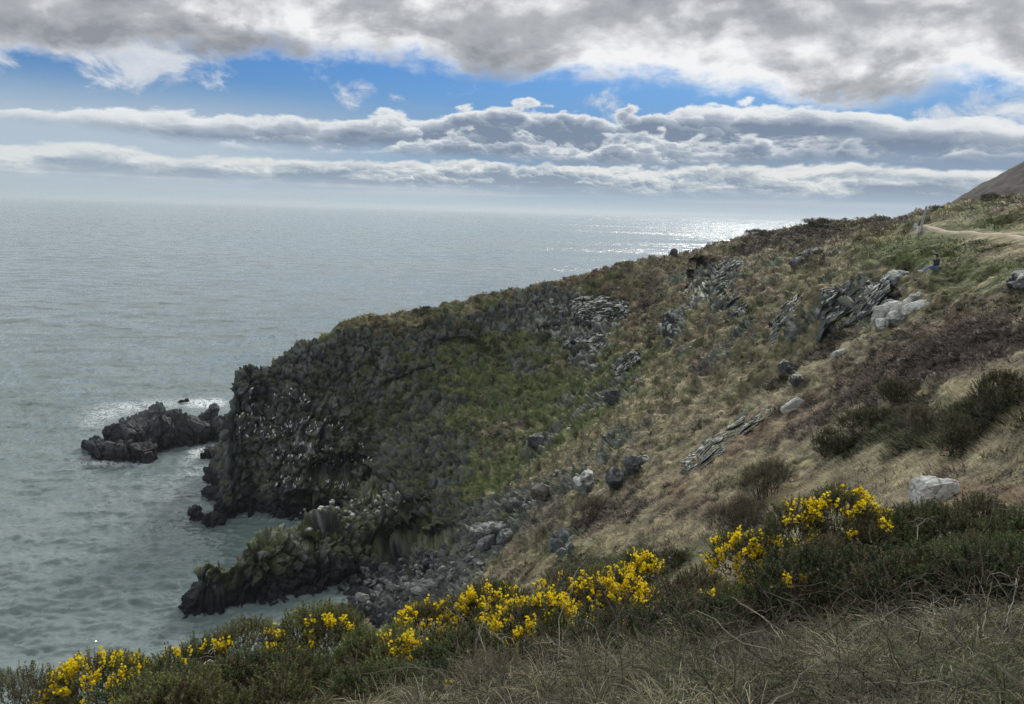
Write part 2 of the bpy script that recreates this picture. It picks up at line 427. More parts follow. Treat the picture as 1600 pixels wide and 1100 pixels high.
SV = np.array(SURVEY)
K = 1.0
def _phi(d2): return np.sqrt(d2 + 0.02 ** 2)
_X = SV[:, :2]
_d2 = ((_X[:, None] - _X[None]) ** 2).sum(2)
_A = _phi(_d2) - np.eye(len(_X)) * 0.002       # slight smoothing
_Pm = np.c_[np.ones(len(_X)), _X]
_L = np.block([[_A, _Pm], [_Pm.T, np.zeros((3, 3))]])
_w = np.linalg.solve(_L, np.r_[SV[:, 2], 0, 0, 0])
NA, NL = 520, 560
A0, A1, L0, L1 = R(-47), R(47), math.log(1.15), math.log(215.0)
_ag, _lg = np.linspace(A0, A1, NA), np.linspace(L0, L1, NL)
TG = np.zeros((NL, NA))
for j in range(NL):
    q = np.c_[_ag, np.full(NA, _lg[j])]
    d2 = ((q[:, None] - _X[None]) ** 2).sum(2)
    TG[j] = _phi(d2) @ _w[:-3] + _w[-3] + q @ _w[-2:]

def tratio(a, l):
    x = np.clip((a - A0) / (A1 - A0) * (NA - 1), 0, NA - 1.001); y = np.clip((l - L0) / (L1 - L0) * (NL - 1), 0, NL - 1.001)
    i, j = x.astype(int), y.astype(int); u, v = x - i, y - j
    return (TG[j, i] * (1 - u) + TG[j, i + 1] * u) * (1 - v) + (TG[j + 1, i] * (1 - u) + TG[j + 1, i + 1] * u) * v

def height(x, y):
    x = np.atleast_1d(np.asarray(x, float)); y = np.atleast_1d(np.asarray(y, float))
    r = np.hypot(x, y)
    return CAM[2] - r * tratio(np.arctan2(x, y), np.log(np.maximum(r, 1.2)))

NC, NR = 1150, 1000
az = np.linspace(R(-42.5), R(42.5), NC)
rd = np.exp(np.linspace(math.log(1.25), math.log(205.0), 2600))
V = np.zeros((NR, NC, 3))
for c in range(NC):
    t = tratio(np.full(len(rd), az[c]), np.log(rd))
    z = CAM[2] - rd * t
    dt = np.abs(np.diff(t))
    seen = t[1:] <= np.minimum.accumulate(t)[:-1] + 0.004
    w = dt * np.where(seen, 1.0, 0.25) * np.where(rd[1:] < 9, 0.25, np.where(rd[1:] < 28, 0.6, 1.0)) + 0.05 * np.diff(np.log(rd))
    w = np.where(z[1:] < -2.0, w * 0.2, w)
    w = np.convolve(w, np.ones(25) / 25, 'same')
    s = np.r_[0, np.cumsum(w)]
    rr = np.interp(np.linspace(0, s[-1], NR), s, rd)
    V[:, c, 0] = rr * math.sin(az[c]); V[:, c, 1] = rr * math.cos(az[c])
    V[:, c, 2] = np.interp(rr, rd, z)
P0 = V.reshape(-1, 3)
rng_d = np.hypot(P0[:, 0], P0[:, 1])
def normals(Vg):
    dr = np.gradient(Vg, axis=0); dc = np.gradient(Vg, axis=1)
    n = np.cross(dc, dr); n /= np.linalg.norm(n, axis=2, keepdims=True) + 1e-9
    n[n[..., 2] < 0] *= -1
    return n
def blur(a, k):
    for ax in (0, 1):
        ker = np.ones(k) / k
        a = np.apply_along_axis(lambda v: np.convolve(np.pad(v, k // 2, 'edge'), ker, 'valid')[:len(v)], ax, a)
    return a
N0 = normals(V)
N0 = np.stack([blur(N0[..., i], 17) for i in range(3)], 2)
N0 /= np.linalg.norm(N0, axis=2, keepdims=True)
N0 = N0.reshape(-1, 3)
PX, PY = project(P0)

# ---- what grows or lies where: soft patches, given by the bearing of their middle (px, py, rx, ry, tilt deg, weight)
def patch(px, py, rx, ry, rot=0.0):
    c, s = math.cos(R(rot)), math.sin(R(rot))
    dx, dy = PX - px, PY - py
    u = (dx * c + dy * s) / rx; v = (-dx * s + dy * c) / ry
    return np.exp(-(u * u + v * v))
def patches(lst): 
    m = 0
    for p in lst: m = m + p[5] * patch(*p[:5])
    return m
wob = fbm(P0 / 9.0, 4, 3)
wob2 = fbm(P0 / 2.6, 4, 31)
wob3 = fbm(P0 / 0.9, 3, 51)
steep = 1 - N0[:, 2]
far = sstep(rng_d, 62, 74)
# bare rock
rock = patches([(430, 660, 95, 110, -20, 1.6), (520, 745, 110, 60, 0, 1.6), (420, 880, 150, 60, -20, 1.5), (560, 830, 90, 60, -30, 1.4), (640, 850, 70, 60, -30, 1.3),
                (600, 640, 90, 90, 0, 0.85), (690, 640, 80, 60, -20, 0.65), (520, 600, 70, 50, -20, 0.6), (800, 480, 60, 22, -12, 0.5), (660, 740, 60, 60, 0, 0.6), (720, 520, 120, 25, -10, 0.55), (560, 540, 90, 30, -18, 0.5),
                (870, 480, 90, 30, -8, 0.8), (930, 520, 60, 25, -20, 0.7), (830, 560, 60, 25, -15, 0.55), (930, 560, 50, 25, -25, 0.6), (1045, 505, 28, 30, -30, 0.9),
                (1140, 480, 45, 25, 30, 0.8), (1095, 440, 50, 28, -30, 0.9), (1140, 425, 35, 22, -20, 0.8), (1010, 560, 45, 18, -45, 0.6), (960, 600, 30, 14, -45, 0.6),
                (840, 690, 30, 18, -30, 0.7), (960, 690, 60, 22, -20, 0.75), (850, 760, 60, 25, -25, 0.85), (780, 810, 60, 30, -30, 0.9), (1270, 395, 40, 14, -10, 0.45), 
                (700, 800, 35, 30, 0, 0.4), (740, 850, 55, 40, -40, 0.8), (660, 880, 70, 40, -30, 1.2), (700, 900, 40, 40, -40, 0.7), (880, 850, 35, 30, -20, 0.6), (1160, 660, 50, 16, -35, 0.5), (1090, 720, 35, 16, -35, 0.5),
                (1330, 480, 90, 40, -15, 0.9), (600, 920, 90, 25, -10, 1.4), (1240, 510, 20, 40, 0, 0.7), (1500, 400, 130, 45, 5, -1.2), (1400, 640, 160, 90, -15, -0.8), (1160, 600, 90, 70, -40, -0.3)])
low = sstep(P0[:, 2], 5.0, 1.5) * (rng_d > 60)
rockm = np.clip(rock + steep * 0.55 * far + low * 0.9 + wob * 0.95 + wob2 * 0.75 + wob3 * 0.22 - 0.20, 0, 1.6)
rockm = sstep(rockm, 0.36, 0.54)
# displacement of the rock into blocks, columns and ledges
idx = np.where((rockm > 0.02) & (rng_d > 30))[0]
disp = np.zeros(len(P0)); crackm = np.zeros(len(P0)); tone = np.zeros(len(P0))
pr = P0[idx]
tilt = np.array([[1, 0, 0.25], [0, 1, 0.15], [-0.2, -0.1, 1]])
pt_ = pr @ tilt + 0.5 * np.stack([fbm(pr / 2.0, 2, 61), fbm(pr / 2.0, 2, 62), fbm(pr / 2.0, 2, 63)], 1)
f1, e1, h1 = facets(pt_ / np.array([4.2, 4.2, 5.5]), 1)
f2, e2, h2 = facets(pt_ / np.array([1.5, 1.5, 2.6]), 2)
f3, e3, h3 = facets(pt_ / np.array([0.62, 0.62, 0.9]), 3)
strata = fbm(pt_ * np.array([0.12, 0.12, 1.1]), 3, 71, ridged=True)
amp = sstep(rng_d[idx], 30, 70) * 0.75 + 0.25
cliff = np.clip(patches([(440, 690, 130, 130, 0, 1.2), (540, 760, 100, 60, 0, 1.0), (450, 880, 180, 60, -20, 0.9), (640, 850, 80, 60, -30, 0.8)])[idx], 0.45, 1.0)
cols_ = fbm(pr * np.array([0.85, 0.85, 0.10]) + 0.4 * np.stack([fbm(pr / 3, 2, 65)] * 3, 1), 3, 67, ridged=True)
fiss = patches([(450, 690, 110, 60, -10, 1.2), (600, 700, 70, 50, -10, 0.8)])[idx].clip(0, 1)
disp[idx] = (f1 * 1.3 * cliff + f2 * 1.0 * (0.22 + 0.78 * cliff) + f3 * 0.42 - sstep(e1, 0.10, 0.0) * 0.95 * cliff - sstep(e2, 0.10, 0.0) * 0.50 + strata * 0.22 + cols_ * 0.75 * fiss + fbm(pr / 0.45, 2, 81) * 0.12) * amp * rockm[idx]
crackm[idx] = np.maximum(sstep(e1, 0.07, 0.0), sstep(e2, 0.08, 0.0)) * rockm[idx]
tone[idx] = h2 * 0.6 + h3 * 0.4
# turf: hummocks and little terraces
gr = (1 - rockm) * sstep(rng_d, 3.0, 25)
contour = fbm(np.c_[P0[:, 0] * 0.35 + P0[:, 2] * 0.6, P0[:, 1] * 0.35, P0[:, 2] * 1.2], 3, 91)
disp += gr * (wob * 0.45 * sstep(rng_d, 10, 50) + wob2 * 0.42 + wob3 * 0.22 + contour * 0.40) * np.clip(rng_d / 70, 0.25, 1.6)
PATH_L = [(1436, 355.5, 63.5), (1455, 360.5, 60), (1500, 367, 57), (1550, 371.5, 53.5), (1600, 376, 50), (1690, 387, 43.5)]
PATH_U = [(1438, 354.2, 64.5), (1460, 355.5, 63), (1500, 360.5, 60), (1550, 365.5, 56.5), (1600, 369.5, 53), (1690, 377, 46)]
def along(lst, n):
    p = np.array([[px, py, D] for px, py, D in lst], float); s = np.linspace(0, len(p) - 1, n)
    return np.array([CAM + ray(np.interp(t, range(len(p)), p[:, 0]), np.interp(t, range(len(p)), p[:, 1])) * np.interp(t, range(len(p)), p[:, 2]) for t in s])
pl, pu = along(PATH_L, 60), along(PATH_U, 60)
pmid = (pl + pu) / 2
sel = np.where((rng_d > 38) & (rng_d < 75) & (PX > 1380))[0]
dd = np.sqrt(((P0[sel, None, :2] - pmid[None, :, :2]) ** 2).sum(2)).min(1)
pathm = np.zeros(len(P0)); pathm[sel] = sstep(dd, 3.6, 1.8)
pathn = np.zeros(len(P0)); pathn[sel] = sstep(dd, 1.5, 0.9)
disp *= 1 - pathm
# hollows: caves and undercuts are pushed into the hill, away from the sea
push = np.zeros(len(P0))
for px, py, rx, ry, rot, d in [(1092, 434, 22, 34, 8, 9.0), (535, 735, 50, 26, -8, 5.0), (620, 842, 40, 26, -25, 5.5), (650, 800, 25, 30, 10, 3.0), (487, 849, 15, 10, 0, 3.0), (690, 838, 30, 16, -30, 4.0),
                                (580, 760, 25, 22, 0, 3.5), (470, 775, 30, 10, -5, 1.8), (720, 850, 22, 10, -45, 2.5), (1045, 505, 14, 16, -20, 1.0), (880, 508, 40, 8, -10, 1.2), (830, 690, 20, 14, 0, 1.2), (700, 535, 45, 9, -8, 1.2), (640, 590, 50, 9, -20, 1.2), (410, 620, 18, 24, 0, 1.6)]:
    m = patch(px, py, rx, ry, rot) * (1 + 0.5 * wob2)
    push += d * sstep(m, 0.30, 0.62) * (rng_d > 40)
hd = P0[:, :2] / rng_d[:, None]
P1 = P0 + N0 * disp[:, None]
P1[:, :2] += hd * push[:, None]
# the sea bed and waterline stay put
TERR = P1.reshape(NR, NC, 3)
N1 = normals(TERR).reshape(-1, 3)

# ---- ground cover colours (real-world base colours)
def C3(*c): return np.array(c)
ROCK, ROCKL, WET = C3(.120, .128, .125), C3(.20, .21, .20), C3(.022, .021, .024)
DRY, GREEN, HEATH, RUST, SCRUB, SOIL, PALE = C3(.222, .196, .116), C3(.108, .130, .050), C3(.115, .092, .080), C3(.160, .112, .070), C3(.048, .056, .026), C3(.15, .13, .105), C3(.310, .275, .168)
nz = lambda k, s, o=3: fbm(P0 * np.array([1, 1, 1.0]) / k, o, s)
green = patches([(720, 770, 110, 40, -38, 0.9), (860, 690, 110, 22, -36, 0.9), (600, 600, 110, 60, -20, 0.75), (800, 600, 120, 60, -20, 0.55), (900, 650, 110, 45, -35, 0.8), (1520, 410, 130, 45, 10, 1.3), (1560, 350, 90, 22, 8, 1.0),
                 (1400, 400, 70, 22, -15, 0.8), (560, 830, 90, 40, -30, 0.7), (660, 690, 70, 60, 0, 0.7), (500, 560, 60, 30, -25, 0.5), (960, 590, 60, 30, -45, 0.8), (1220, 560, 20, 60, 20, 0.6), (1390, 680, 120, 40, -15, 0.5), (1000, 870, 120, 30, -10, 0.55), (430, 850, 80, 20, -15, 0.9)])
heath = patches([(1450, 570, 190, 40, -12, 1.2), (1560, 520, 110, 40, -5, 1.2), (1200, 380, 130, 26, -12, 1.0), (1400, 340, 80, 18, -10, 1.0), (1180, 440, 60, 22, -20, 0.9), (1000, 470, 40, 40, 0, 0.8), (1160, 810, 55, 40, -20, 1.1), (960, 800, 60, 22, -30, 1.0),
                 (1300, 650, 130, 25, -25, 0.9), (1100, 560, 60, 20, -40, 0.4), (760, 930, 70, 25, -30, 1.1), (1250, 580, 90, 20, -25, 0.7), (1080, 800, 60, 30, 0, 0.5), (1560, 330, 60, 14, 0, 0.6)])
rust = patches([(1250, 640, 130, 30, -28, 0.8), (1130, 700, 60, 25, -30, 0.5), (1560, 780, 90, 30, 10, 0.9), (1080, 780, 60, 40, -20, 0.7), (1150, 450, 60, 25, -30, 0.6), (980, 490, 50, 40, 0, 0.8), (900, 440, 80, 12, -12, 0.6), (640, 480, 90, 10, -14, 0.8), (850, 400, 160, 40, -14, 0.3), (1230, 760, 70, 25, -10, 0.5)])
scrub = patches([(1420, 660, 120, 42, -16, 1.5), (1560, 640, 60, 30, -15, 1.0), (1180, 760, 60, 20, -15, 0.8), (1000, 880, 140, 25, -12, 0.9), (1280, 352, 45, 8, -8, 1.2), (1230, 400, 60, 12, -20, 0.6), (900, 890, 60, 20, -10, 0.9), (1560, 310, 60, 6, 0, 0.6)])
soil = patches([(940, 690, 70, 22, -20, 1.0), (860, 770, 90, 28, -28, 1.0), (780, 830, 80, 30, -30, 0.8), (1120, 690, 40, 20, -35, 0.5)])
headl = patches([(600, 620, 230, 150, -20, 1.0), (850, 520, 150, 70, -15, 0.9)]).clip(0, 1) * far
band = patches([(700, 825, 45, 32, -40, 1.0), (770, 785, 85, 28, -38, 1.0), (880, 715, 90, 24, -36, 0.9), (970, 640, 75, 20, -45, 0.9), (1060, 590, 70, 26, -38, 0.6)])
W = np.stack([0.42 + 0.75 * band - 0.5 * headl * (1 - band.clip(0, 1)) + nz(6, 201) * 1.0 + nz(0.8, 203) * 0.5, green + 0.35 * headl + nz(5, 205) * 0.8 + nz(0.9, 207) * 0.5 + 0.15 * far, heath + nz(4, 209) * 0.9 + nz(0.7, 211) * 0.5,
              rust + nz(3, 213) * 0.8 + nz(0.6, 215) * 0.5, scrub + 0.55 * headl + nz(4, 217) * 0.7 + nz(1.0, 219) * 0.7 - 0.05, soil * 1.15 + nz(2, 221) * 0.6 + nz(0.7, 222) * 0.5 - 0.1,
              0.18 + 0.35 * band - 0.3 * headl + nz(3, 223) * 1.0 + nz(0.5, 225) * 0.6], 1)
W = np.exp(W * 5.0); W /= W.sum(1, keepdims=True)
turf = W @ np.stack([DRY, GREEN, HEATH, RUST, SCRUB, SOIL, PALE])
turf = turf * (1 + 0.75 * nz(0.35, 227, 2) + 0.45 * nz(1.3, 229, 2) + 0.5 * contour)[:, None]
lich = sstep(fbm(P0 / 0.8, 4, 301) + 0.35 * (N1[:, 2] - 0.5) + 0.2 * fbm(P0 / 4, 2, 303), 0.20, 0.42)
lich *= patches([(900, 500, 90, 60, -15, 1.0), (1100, 490, 90, 60, -30, 1.0), (1330, 480, 110, 60, -15, 1.0), (950, 620, 90, 90, -40, 0.6), (850, 780, 110, 60, -30, 0.55), (640, 920, 110, 40, -10, 0.8), (480, 700, 130, 60, 0, 0.30), (450, 850, 130, 30, -20, 0.6)]).clip(0, 1)
rk = ROCK[None] * (0.45 + 1.0 * tone + 0.7 * fbm(P0 / 0.7, 3, 305))[:, None] * (1 - 0.5 * crackm)[:, None]
moss = sstep(N1[:, 2] + 0.5 * wob2 + 0.45 * patches([(560, 830, 120, 60, -20, 1), (400, 865, 110, 30, -15, 1.3), (620, 640, 120, 100, 0, 0.8)]) - 0.12, 0.35, 0.8) * (P0[:, 2] > 2.2)
rk = rk * (1 - 0.75 * moss[:, None]) + C3(.100, .118, .034) * 0.75 * moss[:, None]
rk = rk * (1 - lich[:, None]) + C3(.42, .43, .39) * lich[:, None]
beach = patches([(640, 925, 80, 28, -15, 1.2), (720, 880, 60, 25, -40, 0.9)]).clip(0, 1)
rk = rk * (1 - 0.6 * beach[:, None]) + C3(.19, .20, .18) * 0.6 * beach[:, None]
wet = sstep(P0[:, 2] + 0.9 * wob2, 4.2, 1.4) * (rng_d > 60) * (1 - 0.8 * beach)
rk = rk * (1 - wet[:, None]) + (WET * (0.8 + 1.2 * tone[:, None])) * wet[:, None]
guano = sstep(fbm(np.c_[P0[:, 0] * 1.2, P0[:, 1] * 1.2, P0[:, 2] * 0.45], 4, 401), 0.18, 0.45) * patches([(450, 680, 80, 50, -10, 1), (520, 730, 70, 25, -5, 0.8)]).clip(0, 1) * 0.35
rk = rk * (1 - guano[:, None]) + C3(.45, .45, .42) * guano[:, None]
colr = turf * (1 - rockm[:, None]) + rk * rockm[:, None]
colr = np.clip(colr, 0.004, 0.8)

def tinted_mat(name, rough=0.9, spec=0.25, var=0.35, scale=14.0, bump=0.5, bdist=0.06, attr='tint'):
    """Vertex tints varied by noise, with a bump of the same grain."""
    m = bpy.data.materials.new(name); m.use_nodes = True
    nt = m.node_tree; b = nt.nodes['Principled BSDF']
    a = nt.nodes.new('ShaderNodeAttribute'); a.attribute_name = attr
    co = nt.nodes.new('ShaderNodeTexCoord')
    n1 = noise(nt, co.outputs['Object'], scale, 6, 0.65)
    n2 = noise(nt, co.outputs['Object'], scale * 0.13, 3, 0.5)
    f = (n1 - 0.5) * (var * 2.2) + (n2 - 0.5) * (var * 1.2) + 1.0
    mul = mixc(nt, 1.0, a.outputs['Color'], comb(nt, f, f, f), 'MULTIPLY')
    nt.links.new(mul, b.inputs['Base Color'])
    b.inputs['Roughness'].default_value = rough; b.inputs['Specular IOR Level'].default_value = spec
    if bump:
        bp = nt.nodes.new('ShaderNodeBump'); bp.inputs['Strength'].default_value = bump; bp.inputs['Distance'].default_value = bdist
        nt.links.new(n1.k, bp.inputs['Height']); nt.links.new(bp.outputs[0], b.inputs['Normal'])
    return m
M_ground = tinted_mat('ground_cover', 0.95, 0.15, 0.40, 3.0, 0.6, 0.10)
me = mesh_from('terrain', P1, grid_faces(NR, NC), True, colr)
terrain = tag(link('terrain', me, M_ground), kind='structure')
# ------------------------------------------------------------------ sea
SLOPE = 1.85
def build_sea():
    nr, nc = 640, 900
    t = np.concatenate([np.linspace(0.95, 0.03, nr - 40), 0.03 * np.exp(-np.linspace(0.1, 6.6, 40))])
    r = CAM[2] / t
    a = np.linspace(R(-62), R(62), nc)
    X = r[:, None] * np.sin(a)[None]; Y = r[:, None] * np.cos(a)[None]
    p = np.stack([X, Y, np.zeros_like(X)], 2).reshape(-1, 3)
    rr = np.hypot(p[:, 0], p[:, 1])
    near = rr < 900
    q = p[near]
    c, s = math.cos(R(8)), math.sin(R(8))           # wind from the far right
    u = q[:, 0] * c + q[:, 1] * s; v = -q[:, 0] * s + q[:, 1] * c
    w = fbm(np.c_[u / 6.5, v / 2.8, np.zeros_like(u)], 3, 501) * 0.40
    w2 = 0.25 - np.abs(perlin(np.c_[u / 2.4, v / 1.15, np.zeros_like(u) + .5], 511))
    w3 = 0.25 - np.abs(perlin(np.c_[u / 1.0 + w * 2, v / 0.55, np.zeros_like(u) + .5], 513))
    z = w + w2 * 0.34 + w3 * 0.20
    fade = 1 / (1 + (rr[near] / 260) ** 2)
    # calmer water in the cove
    calm = np.exp(-(((q[:, 0] + 18) / 14) ** 2 + ((q[:, 1] - 92) / 18) ** 2))
    p[near, 2] = z * 1.45 * fade * (1 - 0.6 * calm)
    # foam where the swell meets rock
    foam = np.zeros(len(p))
    PXs, PYs = project(p)
    def fp(px, py, rx, ry, rot=0.0):
        cc, ss = math.cos(R(rot)), math.sin(R(rot)); dx, dy = PXs - px, PYs - py
        return np.exp(-((dx * cc + dy * ss) / rx) ** 2 - ((-dx * ss + dy * cc) / ry) ** 2)
    for px, py, rx, ry, rot, wgt in [(150, 660, 70, 20, -8, 0.8), (230, 632, 120, 14, -3, 0.9), (40, 690, 80, 12, -5, 0.5), (330, 630, 40, 10, 0, 0.9), (120, 720, 70, 14, 5, 0.75), (310, 705, 40, 16, -25, 1.0), (200, 725, 60, 8, 0, 0.75),
                                     (300, 740, 60, 16, -20, 0.7), (355, 798, 40, 8, 10, 1.0), (310, 825, 60, 10, 0, 0.6), (270, 780, 40, 8, -15, 0.6), (420, 812, 50, 6, 3, 0.7), (460, 832, 40, 6, -10, 0.9), (280, 915, 14, 26, 0, 0.7), (340, 952, 80, 6, 0, 0.5),
                                     (430, 985, 60, 16, 10, 0.65), (470, 970, 40, 12, 0, 0.6), (180, 790, 120, 20, -15, 0.35), (330, 1000, 60, 20, 0, 0.25), (60, 600, 120, 20, 0, 0.35)]:
        foam += wgt * fp(px, py, rx, ry, rot)
    hgt = height(p[:, 0], p[:, 1])
    shore = sstep(hgt, -1.6, 0.0) * (rr < 160)
    foam = np.maximum(foam * 0.72, shore * 0.40)
    green = np.exp(-(((p[:, 0] + 16) / 26) ** 2 + ((p[:, 1] - 95) / 26) ** 2))
    me = mesh_from('sea', p, grid_faces(nr, nc), True, None, {'foam': foam, 'shallow': green})
    m = bpy.data.materials.new('sea_water'); m.use_nodes = True
    nt = m.node_tree; b = nt.nodes['Principled BSDF']
    co = nt.nodes.new('ShaderNodeTexCoord')
    fa = nt.nodes.new('ShaderNodeAttribute'); fa.attribute_name = 'foam'
    sa = nt.nodes.new('ShaderNodeAttribute'); sa.attribute_name = 'shallow'
    F, S = Ex(nt, fa.outputs['Fac']), Ex(nt, sa.outputs['Fac'])
    mp = nt.nodes.new('ShaderNodeMapping'); mp.inputs['Rotation'].default_value = (0, 0, R(-8)); mp.inputs['Scale'].default_value = (0.45, 1.0, 1.0)
    nt.links.new(co.outputs['Object'], mp.inputs[0])
    fine = noise(nt, mp.outputs[0], 1.6, 5, 0.62, 0.4)
    mid = noise(nt, mp.outputs[0], 0.32, 4, 0.55, 0.3)
    big = noise(nt, mp.outputs[0], 0.018, 4, 0.6, 0.5)
    lace = noise(nt, co.outputs['Object'], 0.55, 7, 0.68, 1.2)
    lines = 1.0 - ((lace - 0.5).abs() * 9.0).clamp()
    fm = (F * 0.42 + (lace - 0.5) * 1.4 + lines * F * 1.05 - 0.42).sstep(0.05, 0.70) * 0.9 
    # scattered small whitecaps
    cap = (noise(nt, mp.outputs[0], 0.55, 6, 0.7, 0.6) + (mid - 0.5) * 0.55).sstep(0.90, 0.96) * 0.2
    fm = fm.max(cap)
    body = mixc(nt, S, (0.155, 0.203, 0.197), (0.125, 0.190, 0.166))
    body = mixc(nt, (big - 0.35) * 1.4, body, (0.205, 0.240, 0.234))
    colx = mixc(nt, fm, body, (0.74, 0.78, 0.78))
    nt.links.new(colx, b.inputs['Base Color'])
    nt.links.new((fm * 0.5 + 0.08).k, b.inputs['Roughness'])
    b.inputs['IOR'].default_value = 1.33
    # small wave slopes, so that far water still glitters: the mesh normal is leaned by noise
    geo = nt.nodes.new('ShaderNodeNewGeometry')
    slopes = []
    for sc_, dt_ in ((2.0, 5), (0.16, 3)):
        nn = nt.nodes.new('ShaderNodeTexNoise'); nt.links.new(mp.outputs[0], nn.inputs['Vector'])
        nn.inputs['Scale'].default_value = sc_; nn.inputs['Detail'].default_value = dt_; nn.inputs['Roughness'].default_value = 0.6
        vs = nt.nodes.new('ShaderNodeVectorMath'); vs.operation = 'SUBTRACT'
        nt.links.new(nn.outputs['Color'], vs.inputs[0]); vs.inputs[1].default_value = (0.5, 0.5, 0.5)
        slopes.append(vs.outputs[0])
    sm = nt.nodes.new('ShaderNodeVectorMath'); sm.operation = 'ADD'
    nt.links.new(slopes[0], sm.inputs[0]); nt.links.new(slopes[1], sm.inputs[1])
    gust = nt.nodes.new('ShaderNodeMapping'); gust.inputs['Scale'].default_value = (0.0011, 0.0045, 1.0); gust.inputs['Rotation'].default_value = (0, 0, R(-12))
    nt.links.new(co.outputs['Object'], gust.inputs[0])
    gs = noise(nt, gust.outputs[0], 1.0, 5, 0.6, 0.3).sstep(0.36, 0.62, 0.35, 1.0)
    amp = nt.nodes.new('ShaderNodeVectorMath'); amp.operation = 'MULTIPLY'
    nt.links.new(sm.outputs[0], amp.inputs[0]); nt.links.new(comb(nt, gs * SLOPE, gs * SLOPE, 0.0), amp.inputs[1])
    ad = nt.nodes.new('ShaderNodeVectorMath'); ad.operation = 'ADD'
    nt.links.new(geo.outputs['Normal'], ad.inputs[0]); nt.links.new(amp.outputs[0], ad.inputs[1])
    no = nt.nodes.new('ShaderNodeVectorMath'); no.operation = 'NORMALIZE'
    nt.links.new(ad.outputs[0], no.inputs[0])
    nt.links.new(no.outputs[0], b.inputs['Normal'])
    return tag(link('sea', me, m), kind='structure')
sea = build_sea()
# ------------------------------------------------------------------ far hill on the right
def build_hill():
    nr, nc = 170, 260
    a0, a1 = math.atan2(ray(1330, 300)[0], ray(1330, 300)[1]), R(62)
    u = np.linspace(0, 1, nr); a = np.linspace(a0, a1, nc)
    r = 172 + u * 420
    X = r[:, None] * np.sin(a)[None]; Y = r[:, None] * np.cos(a)[None]
    pxs = [1330, 1400, 1450, 1480, 1500, 1530, 1560, 1600, 1680, 1800, 2000]
    top = [-22, -10, -1, 5.5, 9.3, 14.5, 18.5, 23.5, 32, 39, 40]
    azs = [math.atan2(ray(p, 300)[0], ray(p, 300)[1]) for p in pxs]
    tt = np.interp(a, azs, top)[None, :]
    Z = 48 - 12 + (tt + 12) * np.exp(-((r - 330) / 95.0) ** 2)[:, None]
    p = np.stack([X, Y, Z], 2).reshape(-1, 3)
    p[:, 2] += fbm(p / 30, 4, 601) * 1.6 + fbm(p / 5, 4, 603) * 0.9
    g = fbm(p / 12, 4, 605) + 0.8 * fbm(p / 2.5, 3, 609) + 0.6 * fbm(p / 6.0, 3, 611)
    c = C3(.052, .044, .042)[None] * (1 + 0.7 * g)[:, None]
    gm = sstep(fbm(p / 14, 4, 607), 0.0, 0.35)[:, None]
    c = c * (1 - 0.6 * gm) + C3(.05, .056, .03) * 0.6 * gm
    me = mesh_from('hill', p, grid_faces(nr, nc), True, np.clip(c, .01, 1))
    return tag(link('hill', me, tinted_mat('hill_heath', 0.95, 0.1, 0.45, 1.0, 0.6, 0.4)), kind='structure')
hill = build_hill()

# ------------------------------------------------------------------ sea haze: one closed box of even, thin air
HAZE = 0.00011
def build_haze():
    bm = bmesh.new()
    bmesh.ops.create_cube(bm, size=1.0)
    me = bpy.data.meshes.new('haze')
    for v in bm.verts:
        v.co = Vector((v.co.x * 90000, v.co.y * 90000, -7.0 if v.co.z < 0 else 108.0))
    bm.to_mesh(me); bm.free()
    m = bpy.data.materials.new('haze'); m.use_nodes = True
    nt = m.node_tree; nt.nodes.remove(nt.nodes['Principled BSDF'])
    v = nt.nodes.new('ShaderNodeVolumePrincipled')
    v.inputs['Color'].default_value = (0.66, 0.73, 0.79, 1)
    v.inputs['Density'].default_value = HAZE
    v.inputs['Anisotropy'].default_value = 0.25
    nt.links.new(v.outputs[0], nt.nodes['Material Output'].inputs['Volume'])
    return tag(link('haze', me, m), kind='stuff')
haze = build_haze()
# ------------------------------------------------------------------ the path on the hillside
def build_path():
    n = 60
    rows = []
    for k in range(5):
        q = pl + (pu - pl) * (0.30 + 0.42 * k / 4.0)
        q = q.copy(); q[:, 2] = height(q[:, 0], q[:, 1]) + (0.12 if 0 < k < 4 else -0.15)
        rows.append(q)
    p = np.stack(rows, 0).reshape(-1, 3)
    p[:, 2] += fbm(p / 0.9, 3, 620) * 0.05
    c = C3(.47, .39, .29)[None] * (1 + 0.25 * fbm(p / 1.5, 3, 621))[:, None]
    me = mesh_from('path', p, grid_faces(5, n), True, c)
    return tag(link('path', me, tinted_mat('path_gravel', 0.95, 0.1, 0.25, 5.0, 0.4, 0.03)), kind='structure')
path = build_path()

# ------------------------------------------------------------------ scattered ground vegetation (uncountable)
TURF = turf
Q = P1.reshape(NR, NC, 3)
_a = Q[1:, :-1] - Q[:-1, :-1]; _b = Q[:-1, 1:] - Q[:-1, :-1]
AREA = np.linalg.norm(np.cross(_a, _b), axis=2)
RQ = rng_d.reshape(NR, NC)[:-1, :-1]
def g2(a): return a.reshape(NR, NC)[:-1, :-1]
VIS = g2(((PX > -60) & (PX < 1660) & (PY > 150) & (PY < 1260) & (P1[:, 2] > 1.2)).astype(float))
def scatter(n, dens):
    """n random places on the ground, denser where dens is high; also the vertex each stands by."""
    w = (AREA * dens * VIS).ravel(); w = w / w.sum()
    k = rng.choice(len(w), n, p=w)
    i, j = k // (NC - 1), k % (NC - 1)
    u, v = rng.random(n)[:, None], rng.random(n)[:, None]
    p = Q[i, j] + u * (Q[i + 1, j] - Q[i, j]) + v * (Q[i, j + 1] - Q[i, j])
    return p, i * NC + j

